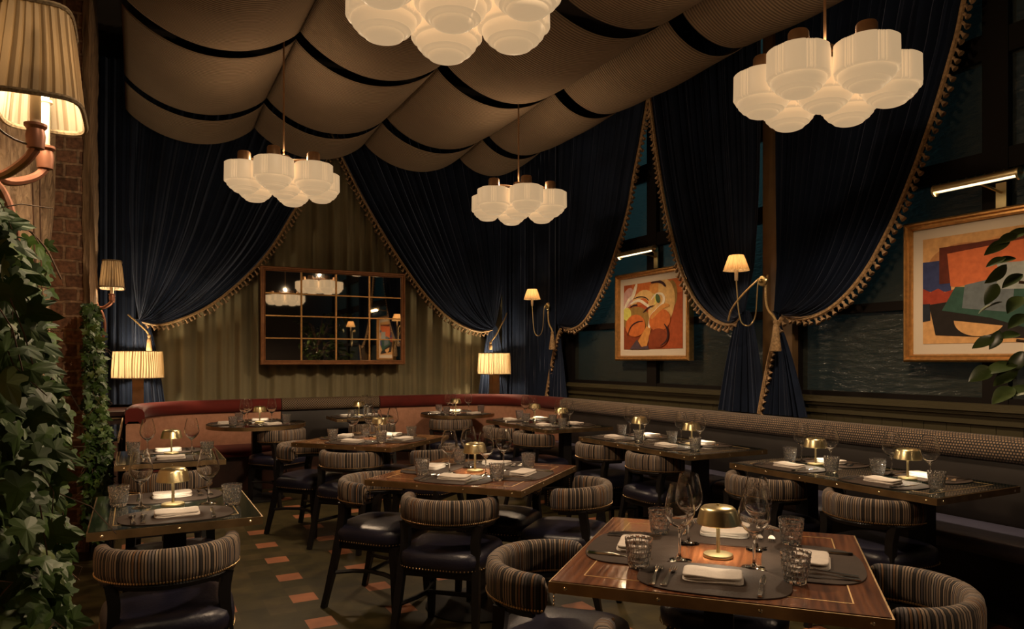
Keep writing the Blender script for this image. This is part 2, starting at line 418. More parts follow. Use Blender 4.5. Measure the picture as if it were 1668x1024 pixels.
def copy_tree(o, loc=None, rz=None, parent=None, top=True):
    c = o.copy(); COL.objects.link(c); c.parent = parent
    if loc is not None: c.location = loc
    if rz is not None: c.rotation_euler = (0, 0, rz)
    for ch in list(o.children): copy_tree(ch, None, None, c, False)
    return c
def struct(o): o['kind'] = 'structure'; return o
def light(name, loc, power, col=(1, .66, .34), size=.04, kind='POINT', parent=None, rot=None, spot=None, sx=None, sy=None):
    d = bpy.data.lights.new(name, kind); d.energy = power; d.color = col
    if kind in ('POINT', 'SPOT'): d.shadow_soft_size = size
    if kind == 'SPOT': d.spot_size = spot; d.spot_blend = .6
    if kind == 'AREA': d.shape = 'RECTANGLE'; d.size = sx; d.size_y = sy
    o = bpy.data.objects.new(name, d); COL.objects.link(o); o.location = loc
    if rot: o.rotation_euler = rot
    if parent is not None: o.parent = parent
    return o
def lerp(a, b, t): return a+(b-a)*t
def polyline(pts, t):
    """point at fraction t of the length of a polyline"""
    ds = [0]
    for a, b in zip(pts, pts[1:]): ds.append(ds[-1]+sqrt(sum((p-q)**2 for p, q in zip(a, b))))
    d = t*ds[-1]
    for i in range(len(pts)-1):
        if d <= ds[i+1] or i == len(pts)-2:
            k = (d-ds[i])/max(1e-9, ds[i+1]-ds[i]); return tuple(lerp(p, q, k) for p, q in zip(pts[i], pts[i+1]))
def smooth_line(pts, it=2):
    for _ in range(it):
        o = [pts[0]]
        for a, b in zip(pts, pts[1:]):
            o.append(tuple(.75*p+.25*q for p, q in zip(a, b))); o.append(tuple(.25*p+.75*q for p, q in zip(a, b)))
        o.append(pts[-1]); pts = o
    return pts

# ------------------------------------------------------------------ room shell
XW, YB, XL = 4.78, 8.78, -.62          # right wall, back wall, recessed left wall
ZC, YN = 4.9, -3.4
mb = MB(); mb.box(XL-.2, XW+.2, YN-.2, YB+.2, -.1, 0); struct(mb.build('floor', FLOOR, smooth=False))
mb = MB(); mb.box(XL-.2, XW+.2, YN-.2, YB+.2, ZC, ZC+.1); struct(mb.build('ceiling', WARMWALL, smooth=False))
mb = MB(); mb.box(XL-.2, XW+.2, YB, YB+.15, 0, ZC); struct(mb.build('wall_back', WARMWALL, smooth=False))
mb = MB(); mb.box(XL-.2, XW+.2, YN-.15, YN, 0, ZC); struct(mb.build('wall_front', WARMWALL, smooth=False))
mb = MB(); mb.box(XL-.15, XL, YN, YB, 0, ZC); struct(mb.build('wall_left', PLASTER, smooth=False))
# right wall: dado below the windows, posts between them
mb = MB(); mb.box(XW, XW+.12, YN, YB, 0, 1.08); mb.box(XW, XW+.12, YN, YB, 4.45, ZC)
struct(mb.build('wall_right', WAINS, smooth=False))
mb = MB()
y = YN
while y < 7.6:
    mb.box(4.62, 4.665, y+.0015, y+.1485, .02, 1.0); y += .15
mb.box(4.665, 4.70, YN, 7.62, .02, 1.04)
mb.box(4.60, 4.78, YN, 7.62, 0, .12)
mb.box(4.60, 4.78, YN, 7.62, 1.0, 1.06)
o = mb.build('wall_right_panelling', WAINS, smooth=False); struct(o)
mb = MB()
mb.box(4.575, 4.80, YN, 7.62, 1.06, 1.085); mb.box(4.555, 4.80, YN, 7.62, 1.085, 1.105); mb.box(4.59, 4.80, YN, 7.62, 1.105, 1.125)
struct(mb.build('trim_1', WAINS, smooth=False))
# windows: bays with a central mullion and three transoms
bays = [(7.42, 4.20), (4.06, .91), (.77, -2.38)]
for n, (ya, yb) in enumerate(bays):
    e = empty('window_%d' % (n+1), (0, 0, 0)); struct(e)
    mid = (ya+yb)/2 if n else 5.82
    if n == 1: mid = 2.5
    mb = MB()
    mb.box(4.70, 4.80, ya-.09, ya, 1.12, 4.5); mb.box(4.70, 4.80, yb, yb+.09, 1.12, 4.5)
    mb.box(4.70, 4.80, mid-.075, mid+.075, 1.12, 4.5)
    for z0, z1 in ((1.12, 1.16), (1.745, 1.81), (2.57, 2.70), (3.28, 3.44), (4.40, 4.5)): mb.box(4.705, 4.79, yb+.09, mid-.075, z0, z1); mb.box(4.705, 4.79, mid+.075, ya-.09, z0, z1)
    mb.build('window_frame', FRAME, e, smooth=False)
    for (a, b_) in ((yb+.09, mid-.075), (mid+.075, ya-.09)):
        for z0, z1 in ((1.16, 1.745), (1.81, 2.57), (2.70, 3.28), (3.44, 4.40)):
            mb = MB(); mb.box(4.745, 4.751, a, b_, z0, z1); mb.build('pane', PANE, e, smooth=False)
for n, (y0, y1) in enumerate([(4.06, 4.20), (.77, .91), (7.42, 8.78)]):
    mb = MB(); mb.box(4.63 if n < 2 else 4.70, 4.80, y0-(.08 if n < 2 else 0), y1+(.08 if n < 2 else 0), 1.125, 4.5); struct(mb.build('trim_%d' % (n+2), POSTWOOD if n < 2 else FRAME, smooth=False))
# front of the left side: near pier, recessed plaster, brick column, timber post
mb = MB(); mb.box(XL, -.37, YN, 3.88, 0, ZC)
def rough_wall(u, v):
    y, z = lerp(1.6, 3.9, u), v*4.9
    return (-.345+.014*sin(y*9+1.3*sin(z*2.1))+.010*sin(z*5+y*4)+.006*sin(y*31+z*7)-.03*max(0, (u-.94)/.06)**2, y, z)
mb.grid(rough_wall, 60, 140)
struct(mb.build('pier_left', PLASTER))
mb = MB(); mb.box(XL, -.325, 6.05, 7.36, 0, ZC); struct(mb.build('column_left', BRICK, smooth=False))
def wob(p, k): return .005*sin(p*5.3+k)+.003*sin(p*17.1+k*2)+.003*sin(p*41+k*3)
mb = MB()
mb.grid(lambda u, v: (lerp(-.325, -.295, 1 if .02 < u < .98 else 0)+wob(v*4.9, u*6)*.8, lerp(6.03, 7.38, u)+wob(v*4.9, 1)*.6, v*4.9), 16, 120)
mb.grid(lambda u, v: (lerp(-.34, -.30, u)+wob(v*4.9, 4)*.7, 6.03+wob(v*4.9, u)*.8, v*4.9), 3, 120)
struct(mb.build('timber_post', TIMBER))


# ------------------------------------------------------------------ tented ceiling
RX = [-.09, 1.17, 2.42, 3.65, 4.60]
gaps = [8.36, 7.60, 5.95, 4.25, 2.55, .87, -.8, -2.5]
SAG = [.29, .29, .28, .26]
def ridge_z(y): return 4.05 if y < 7.6 else lerp(4.05, 3.99, (y-7.6)/.8)
colnames = ['left', 'second', 'third', 'right-hand']
rownames = ['at the mirror wall', 'second from the mirror wall', 'third from the mirror wall', 'above the near tables', 'above the viewer', 'behind the viewer', 'farthest behind the viewer']
for c in range(4):
    x0, x1 = RX[c], RX[c+1]
    for r in range(len(gaps)-1):
        ya, yb = gaps[r]-(.0 if r == 0 else .085), gaps[r+1]+.085
        zr = .10 if c == 3 else 0
        def f(u, v, x0=x0, x1=x1, ya=ya, yb=yb, c=c, zr=zr):
            y = lerp(ya, yb, v)
            s_ = 4*u*(1-u); s_ = s_**.85
            endlift = .02*(2*v-1)**2
            z = ridge_z(y)+zr*u-SAG[c]*s_+endlift*s_-.018*sin(pi*v)*s_
            z += .004*sin(y*9+u*5)*s_
            return (lerp(x0, x1, u), y, z)
        mb = MB(); mb.grid(f, 28, 36)
        o = mb.build('ceiling_drape', CLOTH)
        md = o.modifiers.new('thick', 'SOLIDIFY'); md.thickness = .006; md.offset = 1
        tag(o, 'ribbed taupe cloth slung under the ceiling, %s strip, %s' % (colnames[c], rownames[r]), 'ceiling drape', 'ribbed cloth panels slung under the ceiling')

# ------------------------------------------------------------------ curtains
def fold(u, n, ph=0.):
    x = u*n+.35*sin(u*n*.37+ph)+.2*sin(u*n*.83+1.3*ph)
    return sin(2*pi*x)*(.62+.38*sin(u*n*1.7+ph))+.28*sin(4*pi*x+ph)+.45*sin(u*n*1.9+2*ph)
def fringe_along(parent, pts3, outdir, name='fringe', drop=.07):
    """gold braid with small hanging tassels along a 3D polyline"""
    pts3 = [Vector(p) for p in pts3]
    mb = MB(); mb.tube(pts3, .017, 6)
    mb.build(name+'_braid', FRINGE, parent)
    mb = MB(); ds = [0]
    for a, b in zip(pts3, pts3[1:]): ds.append(ds[-1]+(b-a).length)
    k = 0; step = .052; d = .02
    while d < ds[-1]:
        while k < len(ds)-2 and ds[k+1] < d: k += 1
        t = (d-ds[k])/(ds[k+1]-ds[k]); p = pts3[k].lerp(pts3[k+1], t); tan = (pts3[k+1]-pts3[k]).normalized()
        dr = drop*random.uniform(.8, 1.15)
        dirv = (Vector((0, 0, -1))*.75+Vector(outdir(tan))*.6).normalized()
        q = p+dirv*.012; e = p+dirv*dr
        mb.tube([q, q.lerp(e, .25), q.lerp(e, .45), q.lerp(e, .75), e], [.004, .013, .008, .015, .020], 7)
        d += step*random.uniform(.85, 1.15)
    mb.build(name+'_tassels', FRINGE2, parent)
def curtain(label, P, inner, outer_top, tie, ztop, skirt, nfold, ph, straight=None, back=False, skirt_fringe=True, group='tied-back blue velvet curtains'):
    """P(s, z, d) maps wall coordinate, height and depth off the wall to world space.
    inner: (s,z) points of the fringed leading edge, top to tie; outer_top: s of the far top corner;
    tie: (s,z); skirt: (s0, s1, z) bottom extent under the tie"""
    root = empty('blue_velvet_curtain', (0, 0, 0)); tag(root, label, 'curtain', group)
    inn = smooth_line(inner, 2)
    s_top_in = inn[0][0]
    if inn[0][1] < ztop:                                    # prolong the edge up to the rail
        a, b = inn[0], inn[3]; k = (ztop-a[1])/(a[1]-b[1]); inn = [(a[0]+(a[0]-b[0])*k, ztop)]+inn
    g = .10
    def outer(v):
        # falls straight, then bends in to the tie
        z = lerp(ztop, tie[1]+.03, v); w = max(0, (v-.45)/.55)**2
        return (lerp(outer_top, tie[0]-g*.2*(1 if inn[0][0] > outer_top else -1), w), z)
    def f(u, v):
        a = outer(v); b = polyline(inn, v)
        w = u
        s_ = lerp(a[0], b[0], w); z = lerp(a[1], b[1], w)
        sag = 0
        z -= sag
        amp = lerp(.05, .018, v**1.5)
        near = max(0, (v-.86)/.14)
        d = .05+amp*fold(u, nfold, ph)+.03*sin(pi*u)*v
        if near: d = lerp(d, .10+.012*fold(u, nfold, ph), near)
        return P(s_, z, d)
    mb = MB(); mb.grid(f, nfold*10, 60, flip=back)
    mb.build('swag', VELVET, root)
    # skirt below the tie
    s0, s1, zb = skirt; w0 = .055
    def g_(u, v):
        z = lerp(tie[1]+.03, zb, v)
        k = min(1, v*1.0)**.7
        s_ = lerp(lerp(tie[0]-w0, tie[0]+w0, u), lerp(s0, s1, u), k)
        return P(s_, z, .08+lerp(.012, .032, v)*fold(u, max(6, nfold//3), ph+1))
    mb = MB(); mb.grid(g_, max(5, nfold//3)*10, 24, flip=back)
    mb.build('skirt', VELVET, root)
    if straight:
        a0, a1, zb2, nf = straight
        mb = MB(); mb.grid(lambda u, v: P(lerp(a0, a1, u), lerp(ztop, zb2, v), .07+lerp(.03, .04, v)*fold(u+.01*sin(v*3), nf, ph+2)), nf*10, 24, flip=back)
        mb.build('stack', VELVET, root)
    sg = 1 if inn[0][0] > outer_top else -1
    pts = [Vector(P(*polyline(inn, k/70), .05+.03*(k/70))) for k in range(71)]
    o0, o1 = Vector(P(0, 0, 0)), Vector(P(sg, 0, 0)); out = (o1-o0).normalized()
    fringe_along(root, pts, lambda t: out)
    if skirt_fringe:
        se = s1 if sg > 0 else s0
        wt = tie[0]+w0*sg
        pts = [Vector(P(lerp(wt, se, (k/20)**.7), lerp(tie[1]-.03, zb, k/20), .10)) for k in range(21)]
        fringe_along(root, pts, lambda t: out, 'skirt_fringe', .055)
    return root
def tieback(label, pts, tassel, length=.16, tw=.03):
    root = empty('curtain_tieback', tassel); tag(root, label, 'curtain tieback', 'gold rope curtain tiebacks')
    inv = Vector(tassel)
    mb = MB(); pp = smooth_line([tuple(Vector(p)-inv) for p in pts], 2)
    mb.tube(pp, .0085, 8); mb.build('rope', ROPE, root)
    if length:
        mb = MB(); mb.lathe([(.002, .012), (.016, .004), (.02, -.012), (.013, -.026), (.019, -.036), (.022, -.06), (tw, -length*.96), (tw*.9, -length), (0, -length)], 14, rf=lambda a, j: 1+.05*sin(7*a))
        mb.build('tassel', FRINGE, root)
    return root
PB = lambda s_, z, d: (s_, 8.60-d, z)       # back wall: s = X
PR = lambda s_, z, d: (4.60-d, s_, z)       # right wall: s = Y
ZT = 4.55
# olive drape covering the back wall
root = empty('olive_curtain', (0, 0, 0)); tag(root, 'olive green pleated drape covering the back wall behind the mirror', 'curtain')
mb = MB(); mb.grid(lambda u, v: (lerp(-.3, 4.5, u), 8.705-.044*fold(u, 25, .4)-.012*sin(u*40+v*2), lerp(ZT, .75, v)), 420, 8, flip=True)
mb.build('pleated_cloth', OLIVE, root)
L_in = [(2.12, 4.05), (2.08, 3.92), (1.94, 3.66), (1.62, 3.11), (1.45, 2.79), (1.29, 2.55), (1.09, 2.32), (.86, 2.10), (.65, 1.94), (.40, 1.82), (.22, 1.76), (.06, 1.80)]
R_in = [(2.10, 4.05), (2.18, 3.87), (2.34, 3.57), (2.49, 3.30), (2.69, 2.98), (2.88, 2.70), (3.12, 2.38), (3.33, 2.14), (3.58, 1.93), (3.84, 1.80), (4.06, 1.76), (4.20, 1.80)]
curtain('blue velvet curtain left of the mirror, tied back beside the table lamp', PB, L_in, -.12, (.05, 1.80), ZT, (-.02, .28, .93), 19, .3, straight=(-.50, .0, .93, 6), back=True, skirt_fringe=False)
curtain('blue velvet curtain right of the mirror, tied back in the corner', PB, R_in, 4.50, (4.22, 1.82), ZT, (4.0, 4.45, .93), 19, 1.7, straight=(4.36, 4.66, .93, 4), back=True, skirt_fringe=False)
A_in = [(5.62, 4.25), (5.69, 4.0), (5.80, 3.6), (5.92, 3.26), (5.99, 2.97), (6.15, 2.65), (6.35, 2.30), (6.59, 2.01), (6.83, 1.80), (7.10, 1.745), (7.27, 1.80)]
B_in = [(5.69, 4.25), (5.64, 3.96), (5.54, 3.43), (5.41, 2.89), (5.29, 2.54), (5.20, 2.28), (5.06, 2.04), (4.90, 1.86), (4.69, 1.72), (4.50, 1.69), (4.42, 1.76)]
C_in = [(2.44, 4.2), (2.57, 3.72), (2.60, 3.62), (2.63, 3.45), (2.69, 3.26), (2.75, 3.07), (2.82, 2.88), (2.91, 2.65), (3.04, 2.37), (3.12, 2.23), (3.24, 2.04), (3.39, 1.88), (3.56, 1.76), (3.78, 1.70), (3.95, 1.75)]
D_in = [(2.08, 4.2), (2.04, 3.72), (2.02, 3.5), (1.96, 3.1), (1.88, 2.8), (1.74, 2.4), (1.62, 2.15), (1.48, 1.95), (1.33, 1.80), (1.16, 1.70), (1.02, 1.75)]
curtain('blue velvet curtain left of the orange abstract picture, tied beside the wall lamp', PR, A_in, 7.55, (7.32, 1.80), ZT, (7.62, 7.16, .93), 20, .9, straight=(8.62, 7.40, .93, 15))
curtain('blue velvet curtain right of the orange abstract picture, tied at the wall lamp', PR, B_in, 4.25, (4.38, 1.78), ZT, (4.14, 4.72, .96), 20, 2.2, skirt_fringe=False)
curtain('blue velvet curtain left of the blue and orange abstract picture', PR, C_in, 4.08, (4.02, 1.76), ZT, (4.20, 3.74, .96), 21, 3.1)
curtain('blue velvet curtain beyond the blue and orange abstract picture, seen in the mirror', PR, D_in, .84, (.96, 1.76), ZT, (.78, 1.24, .96), 22, 4.0)
tieback('gold rope tieback of the curtain left of the mirror', [(-.07, 8.42, 1.87), (.0, 8.37, 1.80), (.10, 8.36, 1.70), (.125, 8.36, 1.655)], (.125, 8.36, 1.655))
tieback('gold rope tieback with a tassel of the curtain in the corner by the table lamp', [(4.36, 8.40, 2.02), (4.31, 8.37, 1.93), (4.24, 8.36, 1.83), (4.18, 8.36, 1.72), (4.10, 8.36, 1.63)], (4.10, 8.36, 1.63), .1, .02)
tieback('gold rope tieback and tassel beside the farther wall lamp', [(4.50, 7.52, 2.10), (4.44, 7.47, 1.98), (4.40, 7.38, 1.83), (4.39, 7.29, 1.76), (4.39, 7.28, 1.73)], (4.39, 7.28, 1.73), .21, .042)
tieback('gold rope tieback slanting left from the nearer wall lamp', [(4.50, 4.20, 2.06), (4.42, 4.30, 1.94), (4.39, 4.40, 1.82), (4.42, 4.46, 1.73)], (4.42, 4.46, 1.73), 0)
tieback('gold rope tieback and long tassel right of the nearer wall lamp', [(4.50, 4.11, 2.08), (4.43, 4.07, 1.95), (4.39, 4.02, 1.80), (4.38, 3.94, 1.735), (4.38, 3.92, 1.70)], (4.38, 3.92, 1.70), .235, .043)

# ------------------------------------------------------------------ mirror
mx0, mx1, mz0, mz1, my = 1.25, 2.97, 1.34, 2.47, 8.48
root = empty('wall_mirror', ((mx0+mx1)/2, my, mz0)); tag(root, 'wide gilt-framed mirror of sixteen panes hung on the olive drape', 'mirror')
W, Hh = mx1-mx0, mz1-mz0
mb = MB()
def frame_ring(mb, w, h, outer, prof):
    """prof: (inset, depth) pairs swept round a rectangle in the XZ plane facing -Y"""
    c = [(-w/2, 0), (w/2, 0), (w/2, h), (-w/2, h)]; sg = [(1, 1), (-1, 1), (-1, -1), (1, -1)]
    n = len(prof); vs = []; fs = []
    for (x, z), (a, b) in zip(c, sg):
        for ins, d in prof: vs.append((x+a*ins, -d, z+b*ins))
    for k in range(4):
        k2 = (k+1) % 4
        for j in range(n-1): fs.append((k*n+j, k2*n+j, k2*n+j+1, k*n+j+1))
    mb.add(vs, fs)
frame_ring(mb, W, Hh, 0, [(0, -.03), (0, .012), (.008, .024), (.02, .024), (.028, .014), (.04, .014), (.046, .022), (.054, .018), (.056, -.002)])
mb.build('frame', plain('mirror_frame_wood', (.30, .13, .05), .4, .4, noise=.2, nscale=20), root, angle=30)
fr = .05
mb = MB(); mb.box(-W/2+fr, W/2-fr, 0, .012, fr, Hh-fr); mb.build('mirror_glass', MIRROR, root, smooth=False)
for k in (1, 2, 3):
    x = -W/2+fr+(W-2*fr)*k/4; mb = MB(); mb.box(x-.009, x+.009, -.012, 0, fr, Hh-fr); mb.build('glazing_bar', GOLD, root, smooth=False)
    z = fr+(Hh-2*fr)*k/4; mb = MB(); mb.box(-W/2+fr, W/2-fr, -.010, -.001, z-.007, z+.007); mb.build('glazing_bar', GOLD, root, smooth=False)

# ------------------------------------------------------------------ framed abstract pictures
def paint_mats(cols):
    out = []
    for k, c in enumerate(cols):
        nm = 'paint_%02d_%02d_%02d' % tuple(int(x*99) for x in c)
        out.append(MATS.get(nm) or plain(nm, c, .75, spec=.2, noise=.16, nscale=22, bump=.1, bscale=200))
    return out
def ell(cx, cy, rx, ry, a0=0, a1=360, rot=0, n=28):
    r = radians(rot); o = []
    for k in range(n+1):
        a = radians(lerp(a0, a1, k/n)); x, y = rx*cos(a), ry*sin(a); o.append((cx+x*cos(r)-y*sin(r), cy+x*sin(r)+y*cos(r)))
    return o[:-1] if a1-a0 == 360 else o
def stroke(pts, w):
    pts = smooth_line([tuple(p) for p in pts], 2); l_, r_ = [], []
    n = len(pts)
    for i, p in enumerate(pts):
        a, b = pts[max(i-1, 0)], pts[min(i+1, n-1)]; dx, dy = b[0]-a[0], b[1]-a[1]; d = sqrt(dx*dx+dy*dy) or 1
        ww = w*(.25+.75*sin(pi*(i+.5)/n)); l_.append((p[0]-dy/d*ww, p[1]+dx/d*ww)); r_.append((p[0]+dy/d*ww, p[1]-dx/d*ww))
    return l_+r_[::-1]
def picture(label, y_left, y_right, z0, z1, shapes, cols, mount=.105, x=4.655):
    """hangs on the right wall facing -X; shapes in 0..1 print coordinates (left to right, bottom to top)"""
    w, h = y_left-y_right, z1-z0
    root = empty('framed_picture', (x, (y_left+y_right)/2, z0), -pi/2); tag(root, label, 'picture')
    mb = MB(); frame_ring(mb, w, h, 0, [(0, -.03), (0, .03), (.012, .045), (.022, .045), (.03, .032), (.042, .034), (.05, .02), (.052, .0)])
    mb.build('frame', GOLD, root, angle=30)
    mb = MB(); mb.box(-w/2+.045, w/2-.045, .0, .012, .045, h-.045); mb.build('mount', MATBOARD, root, smooth=False)
    f = .045+mount-.03
    pw, ph = w-2*f, h-2*f
    mb = MB(); ml = paint_mats(cols)
    mb.box(-pw/2, pw/2, -.003, 0, f, f+ph, 0)
    def clip(poly):
        def cut(poly, ax, val, keep_lt):
            out = []
            for i in range(len(poly)):
                a, b = poly[i-1], poly[i]; ia = (a[ax] <= val) == keep_lt or a[ax] == val; ib = (b[ax] <= val) == keep_lt or b[ax] == val
                if ia != ib:
                    t = (val-a[ax])/(b[ax]-a[ax]); out.append((a[0]+(b[0]-a[0])*t, a[1]+(b[1]-a[1])*t))
                if ib: out.append(b)
            return out
        for ax, val, lt_ in ((0, 0, False), (0, 1, True), (1, 0, False), (1, 1, True)):
            poly = cut(poly, ax, val, lt_)
            if len(poly) < 3: return []
        return poly
    for k, (ci, poly) in enumerate(shapes):
        if isinstance(poly, list) and len(poly) > 40: pl = [poly]                # strokes stay whole
        else: pl = [clip(poly)]
        for q in pl:
            if len(q) < 3: continue
            n = len(q); d = -.0034-.0004*k
            if len(poly) > 40:                                                    # ribbon as quads
                m_ = n//2; vs = [(lerp(-pw/2, pw/2, min(1, max(0, a))), d, f+ph*min(1, max(0, b))) for a, b in q]
                mb.add(vs, [(i, i+1, n-2-i, n-1-i) for i in range(m_-1)], ci)
            else:
                vs = [(lerp(-pw/2, pw/2, a), d, f+ph*b) for a, b in q]; mb.add(vs, [tuple(range(n))], ci)
    mb.build('print', ml, root, smooth=False)
    return root
c1 = [(.22, .045, .015), (.50, .13, .03), (.55, .24, .06), (.62, .38, .14), (.70, .62, .48), (.035, .012, .012), (.08, .05, .06), (.26, .15, .04), (.60, .55, .12), (.06, .10, .04), (.52, .30, .26), (.35, .07, .02)]
s1 = [(11, [(0, 0), (1, 0), (1, 1), (0, 1)]), (1, [(.1, .62), (.15, 1), (1, 1), (1, .80), (.6, .75)]), (0, [(0, .55), (.3, .6), (.55, .3), (.7, 0), (0, 0)]),
      (7, ell(.22, .45, .24, .20)), (7, ell(.83, .78, .09, .20)), (3, ell(.66, .66, .22, .36, rot=-8)), (2, [(.45, .72), (.47, .95), (.55, 1), (.62, .98), (.6, .7)]),
      (10, ell(.08, .80, .10, .16, rot=-20)), (4, stroke([(.0, .62), (.10, .78), (.17, .80), (.22, .95), (.24, 1.0)], .03)), (8, ell(.06, .55, .08, .10)),
      (8, ell(.52, .73, .07, .09)), (3, stroke([(.15, .66), (.3, .84), (.45, .82), (.52, .70), (.48, .62)], .065)), (4, stroke([(.12, .70), (.28, .76), (.42, .66), (.50, .60)], .022)),
      (5, stroke([(.18, .77), (.28, .80), (.40, .78), (.46, .72)], .010)), (5, stroke([(.12, .65), (.2, .68), (.26, .67)], .014)),
      (4, stroke([(.50, .73), (.58, .82), (.70, .80), (.72, .68), (.60, .58), (.50, .50), (.46, .35), (.46, .18), (.42, .08), (.34, .04)], .022)),
      (9, ell(.61, .74, .035, .07, rot=15)), (1, ell(.64, .42, .18, .16, rot=20)), (2, stroke([(.50, .45), (.60, .56), (.72, .63), (.80, .62)], .035)), (5, stroke([(.36, .55), (.45, .62), (.54, .64)], .012)),
      (1, ell(.22, .36, .18, .17)), (5, stroke([(.08, .22), (.14, .36), (.26, .42), (.36, .42)], .012)), (2, [(.27, .12), (.42, .34), (.50, .30), (.42, .02), (.33, .04)]),
      (6, [(.12, 0), (.25, .15), (.32, .03), (.45, .05), (.46, 0)]), (0, ell(.62, .16, .16, .14)), (5, stroke([(.66, .04), (.78, .12), (.78, .28), (.72, .36)], .014)), (5, stroke([(.5, .98), (.6, 1.0), (.7, .96), (.74, .9)], .02))]
picture('gilt-framed abstract picture of orange and brown curves between the curtains', 6.34, 5.17, 1.39, 2.315, s1, c1)
c2 = [(.58, .28, .10), (.10, .022, .012), (.52, .13, .045), (.035, .045, .12), (.30, .045, .022), (.018, .014, .012), (.12, .14, .15), (.28, .30, .28), (.030, .075, .055), (.60, .33, .13), (.44, .20, .075), (.02, .025, .035)]
s2 = [(9, [(0, 0), (1, 0), (1, 1), (0, 1)]), (10, ell(.30, .72, .26, .20, 0, 180)), (0, ell(.62, .82, .28, .12, 0, 180)), (3, [(0, .50), (.22, .48), (.2, .78), (0, .78)]),
      (4, [(0, .38), (.19, .36), (.24, .50), (.17, .48), (.12, .52), (.06, .49), (0, .53)]), (11, [(0, .21), (.06, .22), (.06, .38), (0, .38)]),
      (5, [(.05, .37), (.30, .40), (.9, .10), (.95, .02), (.60, .04), (.10, .08)]), (1, [(.13, .56), (.13, .90), (.40, .905), (.95, .93), (.95, .80), (.3, .84), (.22, .56)]),
      (2, [(.215, .53), (.19, .835), (.95, .90), (.95, .60), (.55, .56), (.26, .52)]), (8, [(.15, .31), (.25, .52), (.45, .50), (.95, .50), (.98, .32), (.78, .10), (.5, .22)]),
      (9, ell(.42, .21, .18, .15, 180, 335)), (6, [(.30, .32), (.32, .53), (.48, .56), (.66, .50), (.64, .26)]), (7, [(.53, .47), (.56, .60), (.54, .70), (.70, .69), (.9, .72), (.9, .44), (.66, .46)]),
      (3, [(.80, .26), (.84, .42), (.98, .44), (.96, .30)]), (6, [(.86, .76), (.86, .70), (1, .68), (1, .76)])]
picture('gilt-framed abstract picture of orange, blue and green shapes behind the leafy plant', 3.045, 1.95, 1.385, 2.32, s2, c2)
def picture_light(label, y0, y1, z, x):
    root = empty('picture_light', (x, (y0+y1)/2, z), -pi/2); tag(root, label, 'picture light', 'brass picture lights')
    w = abs(y1-y0)
    mb = MB()
    mb.grid(lambda u, v: (lerp(-w/2, w/2, u), -.035*cos(lerp(-20, 200, v)*pi/180), .035*sin(lerp(-20, 200, v)*pi/180)), 2, 14)
    for sx in (-1, 1): mb.lathe([(.0, -.006), (.038, -.006), (.038, .006), (.014, .010), (0, .022)], 16, M=Matrix.Translation((sx*w/2, 0, 0)) @ Matrix.Rotation(sx*pi/2, 4, 'Y'))
    for k in range(9): mb.lathe([(.0, .036), (.008, .035), (0, .042)], 8, M=Matrix.Translation((lerp(-w/2+.03, w/2-.03, k/8), 0, 0)))
    mb.build('hood', BRASS, root)
    mb = MB(); mb.box(-w/2+.01, w/2-.01, -.026, .026, -.014, -.006); mb.build('tube', TUBE_LIGHT, root, smooth=False)
    mb = MB(); mb.tube([(0, .03, .0), (0, .12, -.01), (0, 4.70-x, -.03)], .009, 8); mb.box(-.03, .03, 4.69-x, 4.70-x, -.14, .03); mb.build('arm', BRASS, root)
    l = light('picture_light_beam', (0, .0, -.02), 3.2, kind='AREA', sx=w*.9, sy=.04, parent=root, rot=(radians(-52), 0, 0), col=(1, .7, .4))
    return root
picture_light('brass picture light above the orange abstract picture', 6.02, 5.46, 2.475, 4.45)
picture_light('brass picture light above the blue and orange abstract picture', 2.70, 2.22, 2.455, 4.42)

# ------------------------------------------------------------------ lamps
def pleated(mb, wb, db, wt, dt, h, n, z0=0, amp=.004, oval=False):
    """tapering pleated wall of a shade, rectangular with round corners or oval"""
    def rr(a, w, d):
        e = 2 if oval else 5
        c, s_ = cos(a), sin(a); k = (abs(c/(w/2))**e+abs(s_/(d/2))**e)**(-1/e); return k
    m_ = n*4
    vs = []; fs = []
    for j in range(7):
        t = j/6; w, d = lerp(wb, wt, t), lerp(db, dt, t)
        for i in range(m_):
            a = 2*pi*i/m_+.02*sin(3*t+i*.13); r = rr(a, w, d)+amp*cos(n*2*pi*i/m_)*(1 if j not in (0, 6) else .4)
            vs.append((r*cos(a), r*sin(a), z0+h*t))
    for j in range(6):
        for i in range(m_): i2 = (i+1) % m_; fs.append((j*m_+i, j*m_+i2, (j+1)*m_+i2, (j+1)*m_+i))
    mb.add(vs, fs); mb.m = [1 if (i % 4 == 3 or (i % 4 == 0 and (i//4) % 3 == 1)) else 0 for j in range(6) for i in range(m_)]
    return [(vs[i], vs[6*m_+i]) for i in range(m_)]
